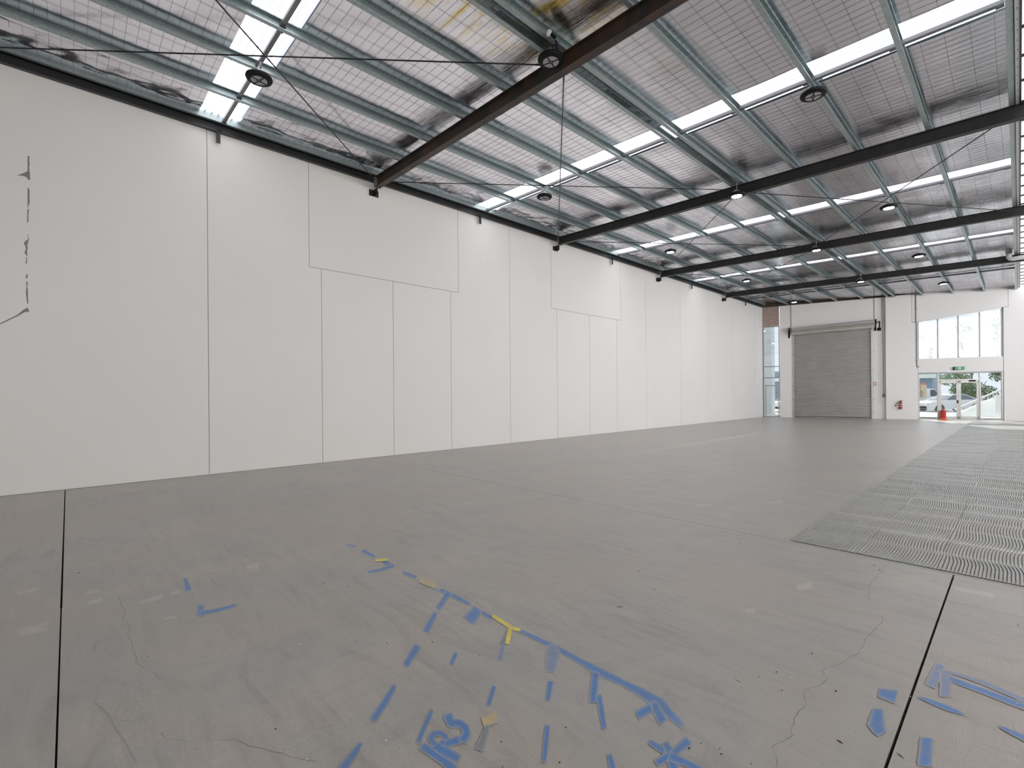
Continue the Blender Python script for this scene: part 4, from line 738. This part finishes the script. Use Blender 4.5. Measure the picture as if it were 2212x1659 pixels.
# rainwater pipe by the last rafter
t = thing('rainwater_pipe', (-.2, 27.5, 6.8), 'white rainwater pipe with an elbow hanging from the last rafter at the right edge', 'pipe')
m = MB(); z0 = 6.88; pts = [(-.26, 27.45, 7.22), (-.26, 27.45, 7.0)]
for i in range(1, 7):
    a = i / 6 * math.pi / 2; pts.append((-.26 + .12 * (1 - math.cos(a)), 27.45, 7.0 - .12 * math.sin(a)))
pts += [(2.5, 27.45, 6.88)]; m.path(pts, .085, 16); m.build('pipe', M['pipe'], t, smooth=True)
m = MB(); m.tube((-.26, 27.45, 7.18), (-.26, 27.45, 7.26), .10, 16); m.build('collar', M['pipe'], t)
# small camera by the first rafter
t = thing('security_camera', (-4.9, 5.55, 7.1), 'small white and black camera on the purlin above the first rafter', 'camera')
m = MB(); m.lathe([(.01, -.05), (.04, -.035), (.05, 0), (.04, .035), (.01, .05)], (-4.93, 5.45, 7.22), 12); m.build('dome', M['white'], t, smooth=True)
m = MB(); m.tube((-4.90, 5.47, 7.20), (-4.86, 5.52, 7.14), .028, 10); m.tube((-4.87, 5.54, 7.13), (-4.90, 5.62, 7.0), .016, 8); m.build('stalk', M['black'], t)

# ================================================================ LAMPS
def make_lamp(lit):
    r = empty('high_bay_lamp', (0, 0, 0)); WL[r.name] = Vector((0, 0, 0))
    m = MB(); m.lathe([(.128, 0), (.135, -.006), (.20, .012), (.212, .035), (.205, .06), (.15, .085), (.09, .11)], (0, 0, 0), 32); m.build('housing', M['black'], r, smooth=False)
    m = MB(); m.lathe([(.001, -.004), (.128, -.004), (.128, .002)], (0, 0, 0), 32); m.build('lens', M['lamp_on'] if lit else M['lamp_off'], r)
    m = MB()
    for i in range(4):
        a = i * math.pi / 2 + .3; d = Vector((math.cos(a), math.sin(a), 0)); s = Vector((-d.y, d.x, 0)) * .006
        p, q = d * .03, d * .13
        m.add([p - s + Vector((0, 0, -.010)), p + s + Vector((0, 0, -.010)), q + s * 1.6 + Vector((0, 0, -.010)), q - s * 1.6 + Vector((0, 0, -.010)),
               p - s + Vector((0, 0, -.003)), p + s + Vector((0, 0, -.003)), q + s * 1.6 + Vector((0, 0, -.003)), q - s * 1.6 + Vector((0, 0, -.003))],
              [(0, 1, 2, 3), (7, 6, 5, 4), (0, 4, 5, 1), (1, 5, 6, 2), (2, 6, 7, 3), (3, 7, 4, 0)])
    v = []; 
    for rr in (.022, .034):
        for i in range(16): a = i * math.pi / 8; v.append((rr * math.cos(a), rr * math.sin(a), -.010))
    for rr in (.022, .034):
        for i in range(16): a = i * math.pi / 8; v.append((rr * math.cos(a), rr * math.sin(a), -.003))
    f = []
    for i in range(16):
        j = (i + 1) % 16; f += [(i, j, 16 + j, 16 + i), (16 + i, 16 + j, 48 + j, 48 + i), (i, 32 + i, 32 + j, j), (32 + i, 48 + i, 48 + j, 32 + j)]
    m.add(v, f); m.build('lens_spokes', M['black'], r)
    m = MB(); m.lathe([(.085, .10), (.085, .125), (.05, .14), (.02, .15)], (0, 0, 0), 16); m.build('driver_cap', M['chrome'], r)
    m = MB(); m.tube((0, 0, .15), (0, 0, 1), .007, 6); ob = m.build('hanger', M['chrome'], r)
    m = MB(); m.path([(-.17, 0, .06), (-.19, .03, .1), (-.12, .06, .17), (-.03, .03, .2)], .006, 6); m.build('cable_loop', M['white'], r)
    return r
lamps = [(-8.87, 2.42, 7.06, 0, 'unlit black disc lamp hanging below the nearest roof light, at the upper left'), (-5.1, 5.68, 6.97, 0, 'unlit black disc lamp with pale lens hanging in front of the first rafter'),
    (-2.5, 9.81, 6.96, 0, 'unlit black disc lamp beside the second roof light, at the upper right'), (-8.87, 9.57, 7.02, 0, 'small unlit black disc lamp below the second roof light near the left wall'),
    (-5.1, 13.0, 6.86, 1, 'lit disc lamp hanging in front of the second rafter'), (-2.5, 17.02, 6.84, 1, 'lit disc lamp hanging right of the third roof light'), (-8.87, 16.45, 6.9, 1, 'small lit disc lamp below the third roof light near the left wall'),
    (-5.1, 20.25, 6.88, 1, 'lit disc lamp hanging in front of the third rafter'), (-8.87, 23.7, 6.96, 1, 'tiny lit disc lamp below the fourth roof light near the left wall'), (-2.5, 22.9, 6.6, 1, 'lit disc lamp hanging between the third and fourth rafters on the right'),
    (-5.1, 27.45, 6.84, 1, 'tiny lit disc lamp hanging in front of the last rafter'), (-2.5, 31.2, 6.86, 1, 'tiny lit disc lamp beyond the last rafter above the upper window'), (-8.87, 30.7, 6.84, 1, 'tiny lit disc lamp beyond the last rafter above the roller door')]
proto = {0: make_lamp(0), 1: make_lamp(1)}; used = set()
for x, y, z, lit, lb in lamps:
    o = proto[lit] if lit not in used else dup(proto[lit]); used.add(lit)
    o.location = (x, y, z); WL[o.name] = Vector((x, y, z)); zt = zr(x)
    MB().box(x - (.17 if x > -6 else .1) * (1 if x < -5 else .3), x + .15 * (1 if x < -5 else .3), y - .02, y + .02, zt - .006, zt).build('mounting_strap', M['chrome'], o)
    tag(o, lb, 'lamp', 'high bay lamps')
    for c in o.children:
        if c.name.startswith('hanger'): c.scale.z = max(.05, (zr(x) - z - .15)) / .85
    if lit:
        ld = bpy.data.lights.new('lamp_light', 'AREA'); ld.shape = 'DISK'; ld.size = .26; ld.energy = 8; ld.color = (.93, .96, 1)
        lo = bpy.data.objects.new('lamp_light', ld); COL.objects.link(lo); lo.location = (x, y, z - .02)

# ================================================================ ROOF LINING
FZ = 7.39 + H + .004
def foilz(x): return zr(x, FZ)
SKY = [(-5.24, -4.52), (2.0, 2.73), (9.28, 10.03), (16.52, 17.22), (23.86, 24.5)]
from mathutils import noise as mn
def sagz(f):
    d = min(f, 1 - f) * 1.27
    return .010 * (1 - (2 * f - 1) ** 2)
def nz_(x, y, z=0): return mn.noise(Vector((x, y, z)))
pxs = [x for x, k in PX if k != 'C']
xs = []
for i in range(len(pxs) - 1):
    a, b = pxs[i], pxs[i + 1]
    for f in (0, .02, .045, .07, .10, .13, .16, .20, .24, .29, .36, .44, .53, .62, .70, .77, .83, .88, .92, .95, .98): xs.append((a + (b - a) * f, f, i))
xs.append((pxs[-1], 0, 99))
xs = [(-11.72, 0, 0)] + xs
ys = []; yy = -9.0
while yy < 37.8: ys.append(yy); yy += .055
for a, b in SKY:
    ys = [q for q in ys if abs(q - a) > .028 and abs(q - b) > .028] + [a, b]
ys.sort()
vs = []
for y in ys:
    # distance to nearest rafter: the blanket bunches up there
    dr = min(abs(y - r_ - .07) for r_ in RY); bunch = math.exp(-(dr / .5) ** 2)
    for x, f, i in xs:
        ff = 1 - (2 * f - 1) ** 2 if i < 99 else 0
        sag = -sagz(f) if i < 99 else 0
        rum = .0022 * nz_(x * 1.3, y * 7, 1) + .0011 * nz_(x * 2.6, y * 19, 5)
        rum += .0050 * nz_(x * .8, y * 1.1, 9)
        rum += bunch * .006 * nz_(x * 1.2, y * 11, 3)
        if i == 0 and x > -11.4:
            rum += .022 * nz_(x * 5 + y * .9, y * 2.2 - x * 2, 2) + .010 * nz_(x * 11, y * 7, 7) + .007 * nz_(x * 22 + y * 3, y * 9, 8)
        if -1.3 < x: rum += .004 * nz_(x * 2, y * 9, 4)
        w = min(1, ff * 3 + .12)
        yv = min(y, wallY(x) + .02)
        vs.append((x, yv, foilz(x) + sag + rum * w))
nx = len(xs); fs = []
for j in range(len(ys) - 1):
    ymid = (ys[j] + ys[j + 1]) / 2
    if any(a < ymid < b for a, b in SKY): continue
    for i in range(nx - 1):
        if ys[j] > wallY(xs[i][0]) + .02: continue
        fs.append((j * nx + i, (j + 1) * nx + i, (j + 1) * nx + i + 1, j * nx + i + 1))
m = MB(); m.add(vs, fs)
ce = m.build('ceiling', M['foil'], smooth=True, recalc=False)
tag(ce, 'silver foil roof lining held up by wire mesh above the purlins', None, None, 'structure')
# right-hand slope of the roof, out of frame
m = MB(); m.add([(1.2, -9, foilz(1.2)), (9.1, -9, foilz(9.1)), (9.1, 41, foilz(9.1)), (1.2, wallY(1.2) + .1, foilz(1.2))], [(0, 3, 2, 1)])
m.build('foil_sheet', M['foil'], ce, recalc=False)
m = MB().box(.056, 1.2, -9, 38, 7.20, 7.21); m.build('roof_light', M['gutterlight'], ce)
# roof sheeting above everything keeps daylight out
m = MB(); m.prism([(-12, -9.3), (9.3, -9.3), (9.3, wallY(9.3) + .2), (-12, wallY(-12) + .2)], 7.95, 8.0, lambda p, t: (p[0], p[1], t)); m.build('roof_sheet', M['galv'], ce)
# ribbed translucent roof lights
for a, b in SKY:
    m = MB(); x0, x1 = -11.72, -.03; n = 6; w = (b - a) / n; prof = []
    for i in range(n):
        y0 = a + i * w
        prof += [(y0, .03, 0), (y0 + w * .70, .03, 1), (y0 + w * .80, .055, 1), (y0 + w * .90, .055, 1)]
    prof.append((b, .03, 0))
    for i in range(len(prof) - 1):
        (ya, za, r1), (yb, zb_, _) = prof[i], prof[i + 1]; m.cur = r1
        m.add([(x0, ya, foilz(x0) + za), (x1, ya, foilz(x1) + za), (x1, yb, foilz(x1) + zb_), (x0, yb, foilz(x0) + zb_)], [(0, 3, 2, 1)])
    m.cur = 0
    o = m.build('roof_light', [M['sky'], M['skyrib']], ce, recalc=False); o['label'] = 'white translucent ribbed roof light'
# right side roof lights
for a, b in SKY[3:]:
    m = MB(); m.add([(1.3, a, foilz(1.3) - .01), (9, a, foilz(9) - .01), (9, b, foilz(9) - .01), (1.3, b, foilz(1.3) - .01)], [(0, 3, 2, 1)]); m.build('roof_light', M['sky'], ce, recalc=False)
# wire safety mesh hung under the blanket
m = MB(); r_ = .0013
def wirebox(pts):
    n = len(pts); v = []
    for p in pts: v += [(p[0], p[1] - (r_ if 1 else 0), p[2]), (p[0], p[1] + r_, p[2]), (p[0], p[1], p[2] + .003)]
    f = []
    for k in range(n - 1):
        for i in range(3): f.append((k * 3 + i, k * 3 + (i + 1) % 3, k * 3 + 3 + (i + 1) % 3, k * 3 + 3 + i))
    m.add(v, f)
def wirelong(pts):
    n = len(pts); v = []
    for p in pts: v += [(p[0] - r_, p[1], p[2]), (p[0] + r_, p[1], p[2]), (p[0], p[1], p[2] + .003)]
    f = []
    for k in range(n - 1):
        for i in range(3): f.append((k * 3 + i, k * 3 + (i + 1) % 3, k * 3 + 3 + (i + 1) % 3, k * 3 + 3 + i))
    m.add(v, f)
y = -8.9
def wz_(x):
    for i in range(len(pxs) - 1):
        if pxs[i] <= x <= pxs[i + 1]:
            f = (x - pxs[i]) / (pxs[i + 1] - pxs[i]); return foilz(x) - sagz(f) - .011
    return foilz(x) - .004
gx = []
for i in range(len(pxs) - 1): gx += [pxs[i] + (pxs[i + 1] - pxs[i]) * q / 5 for q in (0, .04, .08, .12, .16, .2, .25, .5, .75, .8, .84, .88, .92, .96)]
gx.append(pxs[-1])
while y < 36.8:
    if not any(a - .02 < y < b + .02 for a, b in SKY):
        P = [(x, y + .004 * math.sin(x * 3 + y), wz_(x) + random.uniform(-.002, .001)) for x in gx if y < wallY(x) - .02]
        if len(P) > 1: wirebox(P)
    y += .15
for i in range(len(pxs) - 1):
    for q in (.2, .44, .68, .9):
        x = pxs[i] + (pxs[i + 1] - pxs[i]) * q
        brk = [-8.9] + [c for ab in SKY for c in (ab[0] - .02, ab[1] + .02)] + [wallY(x) - .03]
        for a, b in zip(brk[::2], brk[1::2]):
            n = max(2, int((b - a) / .8)); wirelong([(x + .006 * math.sin(k * 1.7 + i), a + (b - a) * k / n, wz_(x)) for k in range(n + 1)])
o = m.build('safety_mesh', M['wire'], ce, recalc=False); o['kind'] = 'stuff'
# mid-bay drooping joint wires
# ================================================================ OUTSIDE
og = tag(MB().prism([(-30, 25), (-11.95, 34.1), (9.3, wallY(9) + .35), (30, 40), (30, 110), (-60, 110), (-60, 25)], -.3, -.03, lambda p, t: (p[0], p[1], t)).build('floor', M['outground']), 'pale pavement outside the front wall', None, None, 'structure')
tag(MB().box(-19.5, -13.0, 39.5, 40.2, -.03, 12).build('neighbouring_wall', M['palebuild']), 'pale grey neighbouring wall seen through the strip window', 'wall')
t = thing('street_building', (-14, 66, 0), 'blue grey commercial building across the street', 'building')
MB().box(-26, -6.2, 66, 74, -.03, 4.3).build('wall', M['bluebuild'], t)
MB().box(-26.3, -5.9, 65.4, 66, 3.0, 3.5).build('awning', M['whitewall'], t)
for i in range(8):
    x = -25 + i * 2.3; MB().box(x, x + 1.2, 65.93, 66.0, 3.6, 4.1).build('window', M['carglass'], t)
    MB().box(x, x + 1.5, 65.95, 66.0, .9, 2.4).build('window', M['bluebuild'], t)
def make_car():
    r = empty('car', (0, 0, 0)); WL[r.name] = Vector((0, 0, 0)); HW = .86
    body = [(-2.2, .28), (-2.26, .5), (-2.2, .72), (-2.05, .82), (-1.1, .92), (-.95, .95), (1.35, .97), (2.1, .93), (2.24, .78), (2.24, .42), (2.1, .26), (1.75, .24), (1.7, .42), (1.58, .56), (1.38, .62), (1.18, .56), (1.06, .42), (1.0, .22), (-1.05, .22), (-1.1, .42), (-1.22, .56), (-1.42, .62), (-1.62, .56), (-1.74, .42), (-1.8, .24)]
    m = MB(); m.prism(body, -HW, HW, lambda p, q: (p[0], q, p[1])); m.build('body', M['carwhite'], r, bevel=.04)
    cab = [(-1.05, .93), (-.25, 1.36), (.15, 1.43), (.85, 1.40), (1.75, .96)]
    m = MB(); n = 5; v = [(p[0], sgn * (HW - .06 - max(0, (p[1] - .93)) * .42), p[1]) for sgn in (-1, 1) for p in cab]
    m.add(v, [tuple(range(5)), tuple(range(5, 10))[::-1]] + [(i, 5 + i, 5 + (i + 1) % 5, (i + 1) % 5) for i in range(5)]); m.build('cabin', M['carwhite'], r, bevel=.03)
    for sgn in (-1, 1):
        for w in ([(-.88, .97), (-.2, 1.32), (.3, 1.37), (.3, .97)], [(.36, .97), (.36, 1.37), (.82, 1.34), (1.48, .99)]):
            v = [(p[0], sgn * (HW - .055 - (p[1] - .93) * .42 + e), p[1]) for e in (0, .012) for p in w]
            MB().add(v, [(0, 1, 2, 3), (7, 6, 5, 4)] + [(i, (i + 1) % 4, 4 + (i + 1) % 4, 4 + i) for i in range(4)]).build('side_window', M['carglass'], r)
        for xx in (-1.42, 1.38):
            m = MB(); m.tube((xx, sgn * (HW - .2), .31), (xx, sgn * (HW + .01), .31), .31, 24); w_ = m.build('wheel', M['tyre'], r)
            m = MB(); m.tube((xx, sgn * (HW + .0), .31), (xx, sgn * (HW + .02), .31), .08, 12)
            for i in range(7):
                a = i * 2 * math.pi / 7; m.tube((xx + .05 * math.cos(a), sgn * (HW + .01), .31 + .05 * math.sin(a)), (xx + .21 * math.cos(a), sgn * (HW + .01), .31 + .21 * math.sin(a)), .022, 6)
            m.build('hubcap', M['chrome'], w_)
    v = [(-1.02, -.74, .96), (-1.02, .74, .96), (-.28, .60, 1.335), (-.28, -.60, 1.335)]; MB().add([(a - .02, b, c + .012) for a, b, c in v] + v, [(0, 1, 2, 3), (7, 6, 5, 4), (0, 4, 5, 1), (1, 5, 6, 2), (2, 6, 7, 3), (3, 7, 4, 0)]).build('windscreen', M['carglass'], r)
    MB().box(-2.29, -2.2, -.7, -.4, .55, .7).box(-2.29, -2.2, .4, .7, .55, .7).build('headlights', M['chrome'], r); MB().box(-2.3, -2.2, -.5, .5, .3, .45).build('grille', M['black'], r)
    return r
car = make_car(); car.location = (-3.95, 52.1, -.03); car.rotation_euler.z = R(47)
tag(car, 'silver white sedan parked side-on outside the glazed entrance', 'car', 'parked cars outside')
c2 = dup(car); c2.location = (-13.6, 45.6, -.03); c2.rotation_euler.z = R(75)
tag(c2, 'white car nose seen through the narrow strip window', 'car', 'parked cars outside')
t = thing('delivery_van', (-5.6, 56, -.03), 'white van parked behind the sedan with a menu poster on its side', 'van')
def VF(p):  # van frame: along view-perpendicular direction
    q = Vector((-5.5, 55.3, 0)) + Vector((.68, .73, 0)) * p[0] + Vector((-.73, .68, 0)) * p[1]; return (q.x, q.y, p[2])
MB().prism([(-2.4, .3), (2.2, .3), (2.2, 1.0), (1.3, 1.15), (.5, 1.85), (-2.4, 2.0)], 0, 1.8, lambda p, q: (p[0], q, p[1])).build('body', M['whitewall'], t, fn=VF)
MB().prism([(1.2, 1.18), (.55, 1.75), (.2, 1.75), (.2, 1.18)], -.02, 0, lambda p, q: (p[0], q, p[1])).build('side_window', M['carglass'], t, fn=VF)
for xx in (-1.5, 1.4): MB().tube((xx, -.02, .33), (xx, .2, .33), .33, 20).build('wheel', M['tyre'], t, fn=VF)
po = thing('menu_poster', VF((-1.2, -.1, 1.0)), 'cream and terracotta menu poster panel behind the silver sedan', 'poster')
m = MB().prism([(-1.15, 1.05), (-.95, .98), (-.4, 1.02), (-.2, 1.12), (-.2, 2.35), (-1.15, 2.35)], -.1, -.06, lambda p, q: (p[0], q, p[1])); m.build('poster_sheet', M['poster'], po, fn=VF)
m = MB(); m.box(-1.15, -.2, -.12, -.1, 2.2, 2.35); m.lathe([(.001, 0), (.17, .02), (.17, .3), (.001, .32)], (-.95, -.1, 1.85), 12); m.build('food_picture', M['posterred'], po, fn=VF)
m = MB()
for i in range(5): m.box(-1.08, -.6 + .04 * (i % 3), -.125, -.1, 1.68 - i * .12, 1.72 - i * .12)
m.build('text_lines', M['brown'], po, fn=VF)
# ramp wall and handrail at the right
def ramp_prism(pts, x0, name, mat, th, par):
    a, b = Vector((-2.85, 42.3, 0)), Vector((.1, 45.5, 0)); d = (b - a).normalized(); n_ = Vector((-d.y, d.x, 0))
    return MB().prism(pts, 0, th, lambda p, q: (a.x + d.x * p[0] + n_.x * q, a.y + d.y * p[0] + n_.y * q, p[1])).build(name, M[mat], par)
t = thing('entrance_ramp', (-1.5, 43.5, 0), 'white ramp wall with pale handrail rising to the right outside the entrance', 'ramp')
ramp_prism([(0.1, -.03), (3.6, -.03), (3.6, 1.55), (1.7, .85), (.1, .1)], 0, 'ramp_wall', 'whitewall', .15, t)
ramp_prism([(0, .35), (3.7, 1.95), (3.7, 2.05), (0, .45)], 0, 'handrail', 'alu', .06, t)
for s in (.5, 1.5, 2.5, 3.4): ramp_prism([(s, .2 + s * .35), (s + .05, .2 + s * .35), (s + .05, .45 + s * .43), (s, .45 + s * .43)], 0, 'rail_post', 'alu', .06, t)
t2 = tag(MB().box(-1.0, 3, 41.2, 41.35, -.03, 1.35).build('planter_wall', M['whitewall']), 'white low wall outside the right sidelight', 'wall')
# trees and shrubs
def tree(x, y, h, w, n, mat, lab, ls, z0=.6):
    t = thing('tree', (x, y, 0), lab, 'tree', 'trees outside the entrance')
    m = MB(); m.tube((x, y, -.03), (x + .1, y, h * .6), .12, 8, .06)
    for i in range(5): a = i * 1.3; m.tube((x, y, h * .3 + i * .1 * h * .3), (x + w * .4 * math.cos(a), y + w * .4 * math.sin(a), h * .75), .05, 6, .02)
    m.build('trunk', M['bark'], t)
    m = MB(); rnd = random.Random(int(x * 10 + y))
    lobes = [(rnd.uniform(-.55, .55) * w, rnd.uniform(-.55, .55) * w, z0 + rnd.random() * (h - z0), rnd.uniform(.3, .5) * w) for _ in range(9)]
    for i in range(n):
        lx, ly, lz, lr = rnd.choice(lobes); th_ = rnd.uniform(0, 6.28); u = rnd.uniform(-1, 1); rr = lr * rnd.uniform(.6, 1.05)
        c = Vector((x + lx + rr * math.sqrt(1 - u * u) * math.cos(th_), y + ly + rr * math.sqrt(1 - u * u) * math.sin(th_), max(.05, lz + rr * u * .8)))
        a = Vector((rnd.uniform(-1, 1), rnd.uniform(-1, 1), rnd.uniform(-1, 1))).normalized() * ls; b = a.orthogonal().normalized() * ls * .5
        m.add([c - a, c + b, c + a, c - b], [(0, 1, 2, 3)])
    o = m.build('foliage', M[mat], t, recalc=False)
tree(-2.6, 57.5, 3.3, 1.7, 2600, 'leafg', 'dense green shrub outside behind the right door leaf', .10)
tree(-.6, 56, 4.6, 2.0, 3200, 'leafg', 'taller green tree outside behind the right sidelight', .11)
tree(-4.2, 62, 4.9, 1.6, 1500, 'leafp', 'pale green tree outside above the door transom', .12, 2.6)
for k, (x, y, h) in enumerate(((-7.0, 74, 7.6), (-3.8, 76, 9.6), (-.6, 75, 10.4), (3.2, 78, 10))):
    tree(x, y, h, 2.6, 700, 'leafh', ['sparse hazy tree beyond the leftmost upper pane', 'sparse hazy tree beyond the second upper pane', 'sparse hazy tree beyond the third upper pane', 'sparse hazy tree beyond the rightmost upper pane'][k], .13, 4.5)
tree(1.5, 60, 6.5, 2.4, 2400, 'leafp', 'pale tall tree outside at the far right of the entrance', .13, 1.0)
